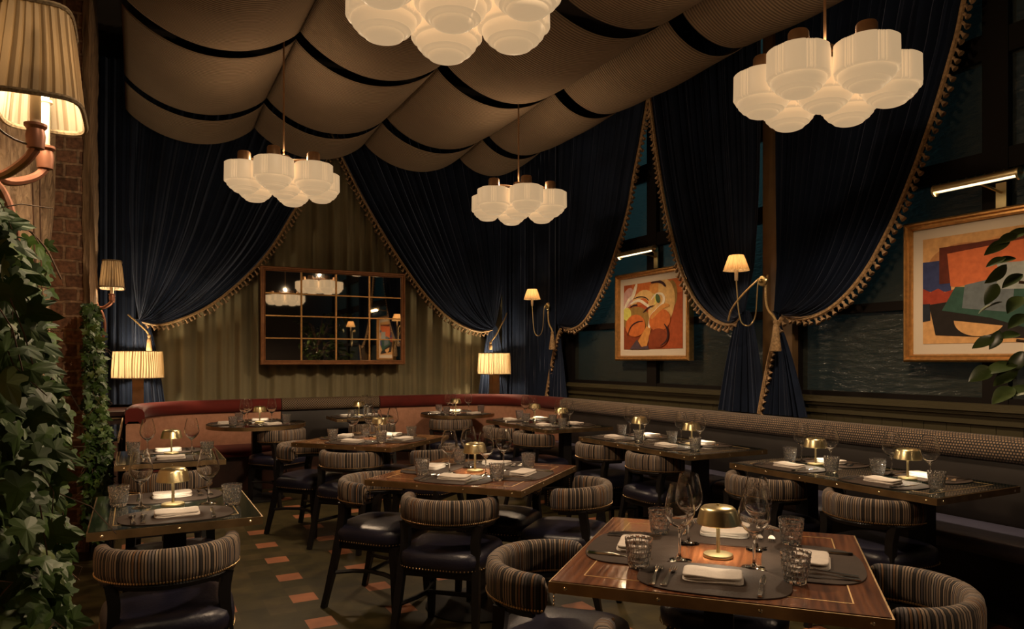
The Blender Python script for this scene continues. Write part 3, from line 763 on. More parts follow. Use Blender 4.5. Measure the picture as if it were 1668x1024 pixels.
# two-candle copper sconces of the left side
def copper_sconce():
    root = empty('wall_sconce', (-.33, 2.12, 1.9))
    # local: +x out of the wall, y along the wall
    mb = MB(); M90 = Matrix.Rotation(pi/2, 4, 'Y')
    mb.lathe([(0, 0), (.045, 0), (.045, .012), (.03, .02), (0, .024)], 20, M=Matrix.Translation((0, 0, -.05)) @ M90)
    mb.build('wall_plate', COPPER, root)
    mb = MB(); mb.tube(smooth_line([(.02, 0, -.06), (.05, 0, -.10), (.07, .01, -.2), (.06, .015, -.3), (.02, .02, -.36)], 2), .011, 8)
    mb.build('tail', COPPER, root)
    for sy in (-1, 1):
        mb = MB(); mb.tube(smooth_line([(.02, 0, -.05), (.05, sy*.04, -.06), (.10, sy*.09, -.03), (.12, sy*.10, .0)], 2), .011, 8)
        mb.build('arm', COPPER, root)
        mb = MB(); mb.lathe([(0, -.005), (.018, 0), (.021, .03), (.018, .045), (.024, .052), (.024, .058), (0, .058)], 16, M=T(.12, sy*.10, .0)); c = mb.build('candle_cup', COPPER, root)
        mb = MB(); mb.lathe([(.0115, .055), (.0115, .17), (.018, .172), (.018, .178), (0, .178)], 14, M=T(.12, sy*.10, .0)); mb.build('candle_tube', CANDLE, root)
        mb = MB(); mb.lathe([(.006, .178), (.013, .195), (.016, .215), (.012, .24), (0, .262)], 14, M=T(.12, sy*.10, .0)); mb.build('bulb', BULB, root)
    mb = MB(); e = pleated(mb, .185, .31, .14, .25, .225, 48, .115, .0042); 
    for v in range(len(mb.v)): mb.v[v] = (mb.v[v][0]+.12, mb.v[v][1], mb.v[v][2])
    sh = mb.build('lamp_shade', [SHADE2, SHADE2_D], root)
    for k in (0, 1):
        mb = MB(); pts = [(p[k][0]+.12, p[k][1], p[k][2]) for p in e[::4]]; mb.tube(pts+[pts[0]], .0065, 6); mb.build('braid_trim', SHADETRIM, sh)
    light('sconce_bulb_light', (.12, 0, .20), 9, col=(1, .78, .50), size=.05, parent=root)
    return root
sc = copper_sconce(); tag(sc, 'copper wall sconce with a tan pleated shade, nearest at top left', 'wall lamp', 'copper wall sconces')
sc2 = copy_tree(sc, (-.30, 7.02, 1.9), 0); sc2['label'] = 'small-looking copper wall sconce on the timber post beyond the brick column'

# brass swing sconces on the curtain wall
def swing_sconce():
    root = empty('swing_wall_lamp', (4.42, 4.1, 2.0), 0)
    # local: -x out of the wall, lamp candle offset along +y
    mb = MB(); mb.lathe([(0, 0), (.045, 0), (.045, .010), (.038, .018), (.02, .02), (.016, .045), (0, .047)], 20, M=Matrix.Rotation(-pi/2, 4, 'Y'))
    mb.build('wall_plate', BRASS, root)
    pts = [(-.045, 0, 0), (-.06, .0, -.02), (-.065, .005, -.15), (-.07, .01, -.28), (-.085, .035, -.345), (-.10, .08, -.365), (-.12, .12, -.33), (-.13, .135, -.25), (-.135, .145, -.1), (-.14, .15, .02)]
    mb = MB(); mb.tube(smooth_line(pts, 2), .0055, 8); mb.build('arm', BRASS, root)
    mb = MB(); mb.lathe([(0, .0), (.014, .0), (.014, .10), (0, .10)], 14, M=T(-.14, .15, .01)); mb.build('candle_tube', CANDLE, root)
    mb = MB(); mb.lathe([(.004, .10), (.012, .125), (.014, .14), (0, .17)], 12, M=T(-.14, .15, .01)); mb.build('bulb', BULB, root)
    mb = MB(); e = pleated(mb, .205, .205, .115, .115, .125, 44, .09, .002, True)
    for v in range(len(mb.v)): mb.v[v] = (mb.v[v][0]-.14, mb.v[v][1]+.15, mb.v[v][2])
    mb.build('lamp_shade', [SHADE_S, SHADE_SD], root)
    light('sconce_bulb_light', (-.14, .15, .15), 2.6, size=.03, parent=root)
    return root
sw = swing_sconce(); sw.location = (4.44, 4.10, 2.03); tag(sw, 'brass wall lamp with a cream shade on the post between the two pictures', 'wall lamp', 'brass swing-arm wall lamps')
s2_ = copy_tree(sw, (4.44, 7.46, 2.05), 0); s2_['label'] = 'brass wall lamp with a cream shade, farther, beside the corner curtains'
s3_ = copy_tree(sw, (4.44, .86, 2.05), 0); s3_['label'] = 'brass wall lamp beyond the right-hand picture, seen only in the mirror'

# table lamps behind the booths
def big_lamp(loc, label, D=.475):
    root = empty('table_lamp', loc); tag(root, label, 'table lamp', 'table lamps with drum shades behind the booths')
    mb = MB(); mb.box(-.062, .062, -.062, .062, 0, .018); mb.build('base', BRASS, root, smooth=False)
    mb = MB(); mb.box(-.05, .05, -.05, .05, .018, .30); mb.box(-.055, .055, -.055, .055, .30, .315)
    for k in range(5): mb.box(-.052, .052, lerp(-.04, .04, k/4)-.003, lerp(-.04, .04, k/4)+.003, .02, .30)
    mb.build('column', plain('ribbed_bronze_column' if 'ribbed_bronze_column' not in MATS else 'ribbed_bronze_column_b', (.20, .105, .045), .42, .5, noise=.2, nscale=14), root, smooth=False)
    mb = MB(); mb.lathe([(.008, .315), (.008, .40), (.018, .41), (.03, .45), (.022, .485), (0, .50)], 12); mb.build('bulb', BULB, root)
    mb = MB(); e = pleated(mb, D, D, D*.94, D*.94, .27, 60, .315, .006, True)
    # gathered middle
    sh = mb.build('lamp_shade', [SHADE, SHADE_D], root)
    for k in (0, 1):
        mb = MB(); pts = [p[k] for p in e[::4]]; mb.tube(pts+[pts[0]], .004, 5); mb.build('braid_trim', SHADETRIM, sh)
    mb = MB()
    for a in (0, 2.1, 4.2): mb.tube([(0, 0, .33), (D*.485*cos(a), D*.485*sin(a), .325)], .002, 4)
    mb.build('shade_carrier', SHADETRIM, sh)
    light('lamp_bulb_light', (0, 0, .46), 34, col=(1, .76, .47), size=.05, parent=root)
    return root
big_lamp((.02, 8.20, .90), 'table lamp with a pleated cream drum shade, left end of the curved booth')
big_lamp((4.13, 8.31, .90), 'table lamp with a pleated cream drum shade, in the right-hand corner', .425)

# ------------------------------------------------------------------ chandeliers
def shade_profile():
    return [(r, z*(.79 if z < 0 else 1)) for r, z in _SHADE]
_SHADE = [(.0, .012), (.05, .010), (.10, .006), (.142, .0), (.153, -.010), (.155, -.175), (.150, -.186), (.134, -.190), (.1335, -.200), (.128, -.222), (.112, -.243), (.110, -.249), (.102, -.252), (.092, -.262), (.089, -.268), (.082, -.270), (.078, -.282), (.060, -.292), (.03, -.296), (.0, -.297)]
def make_chandelier():
    root = empty('chandelier', (0, 0, 0))
    ZS = 0.0
    for k in range(7):
        a = radians(60*k+12); r = .312 if k < 6 else 0; x, y = r*cos(a), r*sin(a)
        mb = MB()
        def rf(an, j):
            if 3 <= j <= 6:
                q = (an*6/(2*pi)) % 1; q = min(q, 1-q)*2
                return (.965 if q < .06 else .935 if q < .12 else .965 if q < .20 else .935 if q < .27 else .97+.03*sin(pi/2*min(1, (q-.27)/.3)))
            return 1
        mb.lathe(shade_profile(), 192, M=T(x, y, 0), rf=rf)
        gs = mb.build('glass_shade', OPAL, root, angle=50)
        mb = MB(); mb.lathe([(0, .004), (.072, .010), (.072, .018), (.052, .022), (.050, .085), (.044, .095), (0, .095)] if k < 6 else [(0, .004), (.06, .01), (.06, .02), (.05, .03), (.05, .105), (.045, .11), (0, .11)], 28, M=T(x, y, 0))
        mb.build('shade_cap', BRONZE, gs)
        if k < 6:
            mb = MB(); mb.tube([(.03*cos(a), .03*sin(a), .07), (x*.9, y*.9, .045)], .009, 8); mb.build('arm', BRONZE, root)
    mb = MB(); mb.tube([(0, 0, .1), (0, 0, 1.35)], .0075, 10); mb.build('stem', BRONZE, root)
    light('added_hub_light', (0, 0, .135), 15, col=(1, .70, .43), size=.018, parent=root)  # added point light over the shades, brightens the cloth above
    light('added_downlight', (0, 0, -.31), 100, col=(1, .71, .45), size=.10, parent=root, kind='SPOT', spot=radians(165))  # added spot below the shades, stands in for their downward light
    return root
ch = make_chandelier(); ZCH = 2.955
ch.location = (1.11, 2.60, ZCH-.01); tag(ch, 'chandelier of seven opal glass shades at the top centre, partly cropped', 'chandelier', 'chandeliers of seven opal glass shades')
for loc, rz, lab in [((3.245, 2.575, ZCH), .06, 'chandelier of seven opal glass shades at the upper right'), ((1.07, 6.02, ZCH), -.1, 'chandelier of seven opal glass shades hanging left of the mirror'),
                     ((3.225, 5.97, ZCH+.02), .05, 'chandelier of seven opal glass shades, smallest-looking, right of the mirror'), ((3.20, -.85, ZCH), 0, 'chandelier of seven opal glass shades behind the viewer, seen in the mirror')]:
    c = copy_tree(ch, loc, rz); c['label'] = lab

# ------------------------------------------------------------------ swept upholstery
def sweep(path, prof, closed_prof=True, seg=.06):
    """prof: (offset outward, z); outward is left of travel"""
    path = [Vector((x, y, 0)) for x, y in path]
    ds = [0]
    for a, b in zip(path, path[1:]): ds.append(ds[-1]+(b-a).length)
    n = len(path); m_ = len(prof); mb = MB(); vs = []
    for i, p in enumerate(path):
        a = path[max(i-1, 0)]; b = path[min(i+1, n-1)]; d = (b-a).normalized(); nrm = Vector((-d.y, d.x, 0))
        for off, z in prof: q = p+nrm*off; vs.append((q.x, q.y, z))
    pl = [0]
    for (a, b), (c, d) in zip(prof, prof[1:]): pl.append(pl[-1]+sqrt((a-c)**2+(b-d)**2))
    pl.append(pl[-1]+sqrt((prof[0][0]-prof[-1][0])**2+(prof[0][1]-prof[-1][1])**2))
    fs = []
    for i in range(n-1):
        for j in range(m_):
            j2 = (j+1) % m_
            mb.uv[len(fs)] = [(ds[i], pl[j]), (ds[i+1], pl[j]), (ds[i+1], pl[j+1]), (ds[i], pl[j+1])]
            fs.append((i*m_+j, (i+1)*m_+j, (i+1)*m_+j2, i*m_+j2))
    fs.append(tuple(range(m_-1, -1, -1))); fs.append(tuple((n-1)*m_+j for j in range(m_)))
    for k in (len(fs)-2, len(fs)-1): mb.uv[k] = [(prof[j][0], prof[j][1]) for j in (range(m_-1, -1, -1) if k == len(fs)-2 else range(m_))]
    mb.add(vs, fs); return mb
BACKP = [(0.02, .44), (0.0, .50), (.0, .80), (.02, .84), (.10, .84), (.12, .80), (.12, .05), (.06, .05)]
ROLLP = [(.0, .82), (-.028, .835), (-.034, .87), (-.03, .915), (-.012, .945), (.02, .96), (.09, .96), (.118, .94), (.125, .90), (.125, .82)]
SEATP = [(-.40, .375), (-.452, .385), (-.468, .41), (-.462, .445), (-.43, .468), (-.36, .478), (-.06, .475), (.0, .465), (.0, .375)]
BASEP = [(-.30, .0), (-.30, .375), (.06, .375), (.06, .0)]
def booth(name, label, path, back, roll, seat, base, splits=None):
    root = empty(name, (0, 0, 0)); tag(root, label, 'banquette')
    sweep(path, BACKP).build('backrest', back, root)
    sweep(path, ROLLP).build('top_roll', roll, root, angle=60)
    for a, b in (splits or [(0, 1)]):
        n = 40; seg = [polyline(path, lerp(a, b, k/n)) for k in range(n+1)]
        sweep(seg, SEATP).build('seat_cushion', seat, root, angle=60)
    sweep(path, BASEP).build('plinth', base, root)
    return root
P1 = smooth_line([(.04, 7.30), (.04, 7.75), (.12, 8.10), (.42, 8.34), (.90, 8.37), (1.455, 8.37)], 3)
P2 = smooth_line([(2.61, 8.37), (3.35, 8.37), (3.82, 8.31), (4.20, 8.02), (4.32, 7.50), (4.335, 6.975)], 3)
booth('curved_banquette', 'curved rust and maroon banquette behind the left round table', P1, PEACH, MAROON, MAROON, DARKWOOD)
booth('curved_banquette', 'curved rust and maroon banquette behind the right round table', P2, PEACH, MAROON, MAROON, DARKWOOD)
booth('straight_banquette', 'short dark banquette with a diamond-patterned top roll under the mirror', [(1.465, 8.37), (2.03, 8.37), (2.60, 8.37)], BACKLEATHER, DIAMOND, LEATHER, DARKWOOD)
LB = 9.0
booth('long_banquette', 'long navy banquette with a woven top roll along the right wall', [(4.335, 6.965), (4.335, 5.0), (4.335, 3.0), (4.335, -2.03)], BACKLEATHER, WEAVE, LEATHER2, BLACKWOOD,
      splits=[(.002+i*1.44/LB, min(.998, (i+1)*1.44/LB-.002)) for i in range(6)])
# corner shelves behind the booths and the console by the column
mb = MB(); mb.prism([(-.58, 7.80), (-.10, 7.80), (-.09, 8.10), (.05, 8.33), (.35, 8.50), (.35, 8.70), (-.58, 8.70)], .86, .90); mb.box(-.52, -.12, 7.86, 8.6, 0, .86)
tag(mb.build('corner_shelf', DARKWOOD, smooth=False), 'dark wooden corner shelf carrying the left table lamp', 'shelf')
mb = MB(); mb.prism([(3.99, 8.48), (4.30, 8.28), (4.46, 7.95), (4.48, 7.63), (4.76, 7.63), (4.76, 8.70), (3.99, 8.70)], .86, .90); mb.box(4.45, 4.7, 8.2, 8.6, 0, .86)
tag(mb.build('corner_shelf', DARKWOOD, smooth=False), 'dark wooden corner shelf carrying the right table lamp', 'shelf')
root = empty('console_table', (-.2, 6.75, 0)); tag(root, 'narrow black console with a brass edge left of the rear left table', 'console')
mb = MB(); mb.box(-.09, .085, -.95, 1.03, .815, .84); mb.build('top', GREENTOP, root, smooth=False)
mb = MB(); mb.box(.085, .095, -.96, 1.04, .808, .846); mb.box(-.09, .085, 1.03, 1.04, .808, .846); mb.build('edge', EDGE, root, smooth=False)
mb = MB(); mb.box(-.08, .06, -.9, 1.0, 0, .815); mb.build('cabinet', BLACKWOOD, root, smooth=False)

# ------------------------------------------------------------------ tables
SCREWME = []
def dot(mb, M): mb.lathe([(0, .003), (.0045, .0015), (.006, 0)], 8, M=M)
def table(label, cx, cy, w, d, rz, top, posts, group=None, square=True):
    root = empty('dining_table', (cx, cy, 0), rz); tag(root, label, 'table', group)
    e = .006
    mb = MB(); mb.box(-w/2+e, w/2-e, -d/2+e, d/2-e, .728, .760); mb.build('tabletop', top, root, smooth=False)
    mb = MB()
    for (x0, x1, y0, y1) in ((-w/2, w/2, -d/2, -d/2+e), (-w/2, w/2, d/2-e, d/2), (-w/2, -w/2+e, -d/2+e, d/2-e), (w/2-e, w/2, -d/2+e, d/2-e)): mb.box(x0, x1, y0, y1, .725, .7575)
    mb.build('edge_band', EDGE, root, smooth=False)
    mb = MB()
    for sgn, L_, ax in ((-1, w, 0), (1, w, 0), (-1, d, 1), (1, d, 1)):
        n = max(3, int(round(L_/.22)))
        for k in range(n):
            t = lerp(-L_/2+.05, L_/2-.05, k/(n-1))
            if ax == 0: M = Matrix.Translation((t, sgn*d/2, .741)) @ Matrix.Rotation(-sgn*pi/2, 4, 'X')
            else: M = Matrix.Translation((sgn*w/2, t, .741)) @ Matrix.Rotation(sgn*pi/2, 4, 'Y')
            if not SCREWME:
                mb = MB(); dot(mb, Matrix.Identity(4)); o = mb.build('edge_screw', SCREW, root); SCREWME.append(o)
            else: o = SCREWME[0].copy(); COL.objects.link(o); o.parent = root
            o.matrix_local = M
    q = .085; mb = MB(); a, b = w/2-q, d/2-q; t = .0019
    for (x0, x1, y0, y1) in ((-a, a, -b-t, -b+t), (-a, a, b-t, b+t), (-a-t, -a+t, -b, b), (a-t, a+t, -b, b)): mb.box(x0, x1, y0, y1, .7595, .7606)
    mb.build('inlay_line', INLAY, root, smooth=False)
    for px, py, br in posts:
        mb = MB(); mb.box(px-.045, px+.045, py-.045, py+.045, .02, .728); mb.box(px-.18, px+.18, py-.14, py+.14, .715, .727); pd = mb.build('pedestal', BLACKIRON, root, smooth=False)
        mb = MB(); mb.lathe([(br, 0), (br, .008), (br-.03, .016), (.07, .024), (0, .024)], 40, M=T(px, py, 0)); mb.build('base_plate', BLACKIRON, pd)
    return root
def round_table(label, cx, cy, r, br):
    root = empty('round_dining_table', (cx, cy, 0)); tag(root, label, 'table', 'round tables at the curved banquettes')
    mb = MB(); mb.lathe([(0, .728), (r-.004, .728), (r-.004, .760), (0, .760)], 56); mb.build('tabletop', GREENTOP, root)
    mb = MB(); mb.lathe([(r-.004, .722), (r, .722), (r, .757), (r-.004, .758)], 56, close=True); mb.build('edge_band', EDGE, root)
    mb = MB(); mb.box(-.045, .045, -.045, .045, .02, .728); pd = mb.build('pedestal', BLACKIRON, root, smooth=False)
    mb = MB(); mb.lathe([(br, 0), (br, .008), (br-.03, .016), (.07, .024), (0, .024)], 40); mb.build('base_plate', BLACKIRON, pd)
    return root
RT = radians(-49)
TBL = {}
TBL['near wood table'] = (1.69, 1.745, .895, .895, radians(-47.8))
TBL['middle wood table'] = (1.725, 3.695, .905, .905, radians(-50.2))
TBL['far wood table'] = (1.70, 5.63, .90, .90, radians(-50))
G_W = 'square walnut tables with brass edges'; G_G = 'brass-edged tables along the right banquette'; G_L = 'small brass-edged tables along the left side'
table('square walnut table with brass edge nearest the viewer', *TBL['near wood table'], WALNUT, [(0, 0, .29)], G_W)
table('square walnut table with brass edge in the middle of the room', *TBL['middle wood table'], WALNUT, [(0, 0, .29)], G_W)
table('square walnut table with brass edge, farthest of the three', *TBL['far wood table'], WALNUT, [(0, 0, .29)], G_W)
table('small green-topped table with brass edge, nearest on the left', .15, 3.455, .625, .785, 0, GREENTOP, [(0, 0, .25)], G_L)
table('small green-topped table with brass edge, rear left beside the ivy column', .20, 5.30, .63, .76, 0, GREENTOP, [(0, 0, .25)], G_L)
table('long green-topped banquette table at right, nearest', 3.62, 2.64, .70, 1.30, 0, GREENTOP, [(0, -.36, .2), (0, .36, .2)], G_G)
table('long green-topped banquette table at right, second from the viewer', 3.63, 4.32, .73, 1.34, 0, GREENTOP, [(0, -.38, .2), (0, .38, .2)], G_G)
table('long dark banquette table at right, farthest from the viewer', 3.675, 6.215, .73, 1.29, 0, GREENTOP, [(0, -.36, .2), (0, .36, .2)], G_G)
table('small square table before the diamond-patterned banquette under the mirror', 2.235, 7.93, .63, .50, 0, GREENTOP, [(0, -.05, .19)])
round_table('round brass-edged table at the left curved banquette', 1.08, 7.57, .475, .27)
round_table('round brass-edged table at the right curved banquette', 3.43, 7.90, .445, .165)

# ------------------------------------------------------------------ chairs
def make_chair():
    root = empty('dining_chair', (0, 0, 0))
    # seat: rounded square, centre (0,.25)
    def se(a, hw, e=4.2):
        c, s_ = cos(a), sin(a); return hw*(abs(c)**e+abs(s_)**e)**(-1/e)
    n = 48; mb = MB(); vs = []; fs = []
    prof = [(.205, .372), (.224, .378), (.232, .40), (.234, .43), (.226, .455), (.205, .470), (.16, .480), (.09, .485), (.02, .487)]
    for hw, z in prof:
        for i in range(n):
            a = 2*pi*i/n; r = se(a, hw); vs.append((r*cos(a)*(1.0+.06*sin(a)), .255+r*sin(a)*.98, z))
    for j in range(len(prof)-1):
        for i in range(n): i2 = (i+1) % n; fs.append((j*n+i, j*n+i2, (j+1)*n+i2, (j+1)*n+i))
    fs.append(tuple(reversed(range(n)))); fs.append(tuple((len(prof)-1)*n+i for i in range(n)))
    mb.add(vs, fs); seat = mb.build('seat', LEATHER, root, angle=60)
    mb = MB(); N_ = 92
    for i in range(N_):
        a = 2*pi*i/N_; r = se(a, .2335); mb.lathe([(0, .0022), (.0032, .0012), (.0042, -.001)], 6, M=Matrix.Translation((r*cos(a)*(1+.06*sin(a)), .255+r*sin(a)*.98, .388)) @ Matrix.Rotation(a, 4, 'Z') @ Matrix.Rotation(pi/2, 4, 'Y'))
    mb.build('seat_nailheads', NAIL, seat)
    mb = MB(); mb.box(-.195, .195, .065, .445, .34, .374); mb.build('seat_frame', BLACKWOOD, root, smooth=False)
    # curved padded back
    A0 = radians(100); rx, ry = .225, .215
    def cen(t): a = lerp(-A0, A0, t); return (rx*sin(a), ry*(1-cos(a))+.03), (sin(a)*ry, -cos(a)*rx)
    K = 64; pr = []
    hw_, hh = .030, .062
    for i in range(16):
        a = 2*pi*i/16; c, s_ = cos(a), sin(a); k = (abs(c)**3.2+abs(s_)**3.2)**(-1/3.2); pr.append((k*c*hw_, k*s_*hh))
    m_ = len(pr); vs = []; fs = []; mb = MB()
    for k in range(K+1):
        t = k/K; (x, y), (nx, ny) = cen(t); l_ = sqrt(nx*nx+ny*ny); nx, ny = nx/l_, ny/l_
        e = min(t, 1-t)*K; sc_ = 1 if e > 3 else (.35+.65*sqrt(max(0, 1-(1-e/3)**2)))
        top = .0
        for o_, z in pr: vs.append((x+nx*o_*sc_, y+ny*o_*sc_, .661+z*(sc_ if e < 3 else 1)-.008*abs(2*t-1)**2))
    L_ = .72
    for k in range(K):
        for j in range(m_):
            j2 = (j+1) % m_; mb.uv[len(fs)] = [(k/K*L_, j/m_), ((k+1)/K*L_, j/m_), ((k+1)/K*L_, (j+1)/m_), (k/K*L_, (j+1)/m_)]
            fs.append((k*m_+j, (k+1)*m_+j, (k+1)*m_+j2, k*m_+j2))
    mb.uv[len(fs)] = [(.002*j, 0) for j in range(m_)]; fs.append(tuple(reversed(range(m_))))
    mb.uv[len(fs)] = [(.002*j, 0) for j in range(m_)]; fs.append(tuple(K*m_+j for j in range(m_)))
    mb.add(vs, fs); back = mb.build('backrest', STRIPE, root, angle=70)
    Nn = 78
    for side, nm in ((1, 'outer_nailhead_row'), (-1, 'inner_nailhead_row')):
        mb = MB()
        for i in range(Nn):
            (x, y), (nx, ny) = cen(lerp(.02, .98, i/(Nn-1))); l_ = sqrt(nx*nx+ny*ny); nx, ny = nx/l_, ny/l_
            a = atan2(ny*side, nx*side); mb.lathe([(0, .0022), (.0034, .0012), (.0045, -.001)], 6, M=Matrix.Translation((x+nx*.0285*side, y+ny*.0285*side, .611)) @ Matrix.Rotation(a, 4, 'Z') @ Matrix.Rotation(pi/2, 4, 'Y'))
        mb.build(nm, NAIL, back)
    for end in (-1, 1):
        mb = MB(); (x, y), _ = cen(0 if end < 0 else 1)
        for k in range(7): mb.lathe([(0, .003), (.004, .0012), (.0045, -.001)], 6, M=Matrix.Translation((x-end*.006, y+.018, .625+.012*k)) @ Matrix.Rotation(pi/2, 4, 'Z') @ Matrix.Rotation(pi/2, 4, 'Y'))
        mb.build('end_nailhead_row', NAIL, back)
    # wooden rail under the pad
    pts = [(*cen(t)[0], .597) for t in [lerp(.06, .94, k/24) for k in range(25)]]
    mb = MB(); mb.tube(pts, .020, 6); mb.build('back_rail', BLACKWOOD, root)
    for sx in (-1, 1):
        mb = MB(); mb.tube(smooth_line([(sx*.195, .115, .60), (sx*.180, .105, .52), (sx*.192, .09, .42), (sx*.200, .06, .25), (sx*.215, .0, .0)], 2), [.031]+[.029]*6+[.026]*4+[.025]*3+[.021]*4, 4, sq=True); mb.build('rear_leg', BLACKWOOD, root, angle=30)
        mb = MB(); mb.tube([(sx*.178, .43, .372), (sx*.185, .44, .20), (sx*.190, .445, .0)], [.033, .027, .021], 4, sq=True); mb.build('front_leg', BLACKWOOD, root, angle=30)
        mb = MB(); mb.tube([(sx*.196, .055, .20), (sx*.150, .15, .205), (sx*.130, .25, .207), (sx*.150, .35, .205), (sx*.184, .43, .20)], .012, 6); mb.build('side_stretcher', BLACKWOOD, root)
    mb = MB(); mb.tube([(-.13, .25, .207), (.13, .25, .207)], .012, 6); mb.build('cross_stretcher', BLACKWOOD, root)
    return root
chair0 = make_chair()
def away(deg): return radians(deg)
CH = [
 (.115, 2.80, 0, 'striped-back leather chair at the near edge of the front left table, lower left'),
 (.16, 4.12, 180, 'striped-back chair tucked under the rear edge of the front left table'),
 (.18, 4.70, 0, 'striped-back chair drawn up to the near side of the rear left table'),
 (.20, 5.96, 180, 'striped-back chair behind the rear left table, mostly hidden'),
 (1.06, 1.22, -49, 'leather chair at the bottom edge, near side of the closest walnut table'),
 (1.13, 2.30, -138, 'striped-back chair at the left side of the closest walnut table'),
 (2.20, 1.20, 42, 'striped-back chair at the right side of the closest walnut table, lower right corner'),
 (2.26, 2.27, 131, 'striped-back chair behind the closest walnut table, mostly hidden by glasses'),
 (1.25, 3.18, -44, 'striped-back leather chair at the near side of the middle walnut table'),
 (1.10, 4.20, -138, 'striped-back chair at the left side of the middle walnut table'),
 (2.31, 3.20, 42, 'striped-back chair at the right side of the middle walnut table'),
 (2.17, 4.06, 130, 'leather chair behind the middle walnut table with its back under the tabletop'),
 (1.27, 5.18, -50, 'striped-back chair at the near side of the farthest walnut table'),
 (1.09, 6.12, -139, 'striped-back chair at the left side of the farthest walnut table'),
 (2.19, 5.05, 40, 'striped-back chair at the right side of the farthest walnut table'),
 (2.18, 6.06, 130, 'striped-back chair behind the farthest walnut table'),
 (1.39, 7.10, 32, 'striped-back chair at the left round table'),
 (3.07, 7.43, -40, 'striped-back chair at the right round table'),
 (2.26, 7.28, 0, 'striped-back chair at the small square table under the mirror'),
 (3.11, 6.47, -90, 'striped-back chair at the farthest banquette table, farther of its two'),
 (3.12, 5.83, -90, 'striped-back chair at the farthest banquette table, nearer of its two'),
 (3.17, 4.82, -90, 'striped-back chair at the second banquette table, farther of its two'),
 (3.17, 4.14, -90, 'striped-back chair at the second banquette table, nearer of its two'),
 (3.09, 3.04, -90, 'striped-back chair at the nearest banquette table, farther of its two'),
 (3.11, 2.36, -90, 'striped-back chair at the nearest banquette table, nearer of its two'),
]
for k, (x, y, deg, lab) in enumerate(CH):
    r_ = radians(deg); dx, dy = .0, 0
    c = chair0 if k == 0 else copy_tree(chair0)
    c.location = (x, y, 0); c.rotation_euler = (0, 0, r_); tag(c, lab, 'chair', 'striped barrel-back dining chairs')

# ------------------------------------------------------------------ table ware
def make_lamp():
    root = empty('cordless_table_lamp', (0, 0, 0))
    mb = MB(); mb.lathe([(0, 0), (.047, 0), (.048, .004), (.046, .009), (.012, .012), (0, .012)], 36); mb.build('base', BRASS, root)
    mb = MB(); mb.lathe([(.0062, .012), (.0062, .118), (0, .118)], 14); mb.build('stem', BRASS, root)
    mb = MB(); mb.lathe([(0, .166), (.012, .1655), (.048, .162), (.055, .156), (.058, .150), (.0685, .108), (.0665, .106), (.056, .147), (.05, .153), (0, .155)], 48); mb.build('shade', BRASS, root, angle=50)
    mb = MB(); mb.lathe([(0, .167), (.006, .167), (.006, .170), (0, .171)], 12); mb.build('finial', BRASS, root)
    mb = MB(); mb.lathe([(.0, .128), (.022, .128), (.022, .134), (0, .134)], 24); mb.build('light_disc', LEDSTEM, root)
    light('table_lamp_light', (0, 0, .124), 8.5, size=.016, parent=root, kind='SPOT', spot=radians(160), col=(1, .80, .54))
    return root
def make_wine():
    mb = MB()
    outer = [(0, 0), (.036, 0), (.0375, .0015), (.030, .0035), (.012, .007), (.0045, .014), (.0036, .03), (.0036, .085), (.005, .096), (.013, .104), (.030, .119), (.0425, .137), (.0480, .154), (.0470, .170), (.042, .198), (.0350, .226), (.0310, .243)]
    inner = [(.0300, .243), (.0340, .226), (.0409, .198), (.0459, .170), (.0468, .154), (.0413, .138), (.029, .1205), (.012, .107), (.0, .104)]
    mb.lathe(outer+inner, 40); return mb.build('wine_glass', GLASS, angle=60)
def make_tumbler():
    mb = MB(); prof = [(0, 0), (.028, 0), (.0305, .003)]
    rows = 5
    for k in range(rows):
        z0 = .008+k*.0145
        for dz in (0, .003, .0105, .0135): prof.append((lerp(.0315, .0425, (z0+dz)/.09), z0+dz))
    prof += [(.0425, .083), (.0430, .090), (.0412, .090), (.0400, .080), (.0300, .014), (.0, .012)]
    def rf(a, j):
        if 3 <= j < 3+4*rows:
            q = (j-3) % 4; row = (j-3)//4
            cut = 1 if ((a*14/(2*pi)+.5*(row % 2)) % 1) < .22 else 0
            return (1.0 if q in (0, 3) else 1.035)-.05*cut
        return 1
    mb.lathe(prof, 84, rf=rf); return mb.build('water_tumbler', TUMBLER_GLASS, angle=25)
def make_mat():
    poly = []
    w, d = .43, .30
    for i in range(64):
        a = 2*pi*i/64; c, s_ = cos(a), sin(a); e = 2.9; k = (abs(c)**e+abs(s_)**e)**(-1/e); poly.append((w/2*k*c, d/2*k*s_))
    mb = MB(); mb.prism(poly, 0, .003); return mb.build('placemat', MAT, smooth=False)
def make_napkin():
    mb = MB()
    def slab(w, d, z0, z1, ox, oy, rot, sg):
        n = 40; vs = []; fs = []; pr = [(.985, z0), (1, lerp(z0, z1, .3)), (1, lerp(z0, z1, .7)), (.975, z1-.0005), (.90, z1), (.0, z1+.001)]
        for s_, z in pr:
            for i in range(n):
                a = 2*pi*i/n; c, q = cos(a), sin(a); k = (abs(c)**7+abs(q)**7)**(-1/7)
                x, y = w/2*k*c*s_, d/2*k*q*s_; z_ = z+(.0018*sin(x*40+sg)+.0012*sin(y*60))*(s_ if z > z0 else 0)
                vs.append((ox+x*cos(rot)-y*sin(rot), oy+x*sin(rot)+y*cos(rot), max(z_, 0)))
        for j in range(len(pr)-1):
            for i in range(n): i2 = (i+1) % n; fs.append((j*n+i, j*n+i2, (j+1)*n+i2, (j+1)*n+i))
        fs.append(tuple(reversed(range(n)))); mb.add(vs, fs)
    slab(.170, .108, 0, .006, 0, 0, 0, 0); slab(.168, .104, .0055, .012, .001, .0015, .015, 2); slab(.166, .102, .0115, .019, -.001, .001, -.01, 4)
    return mb.build('linen_napkin', LINEN, angle=60)
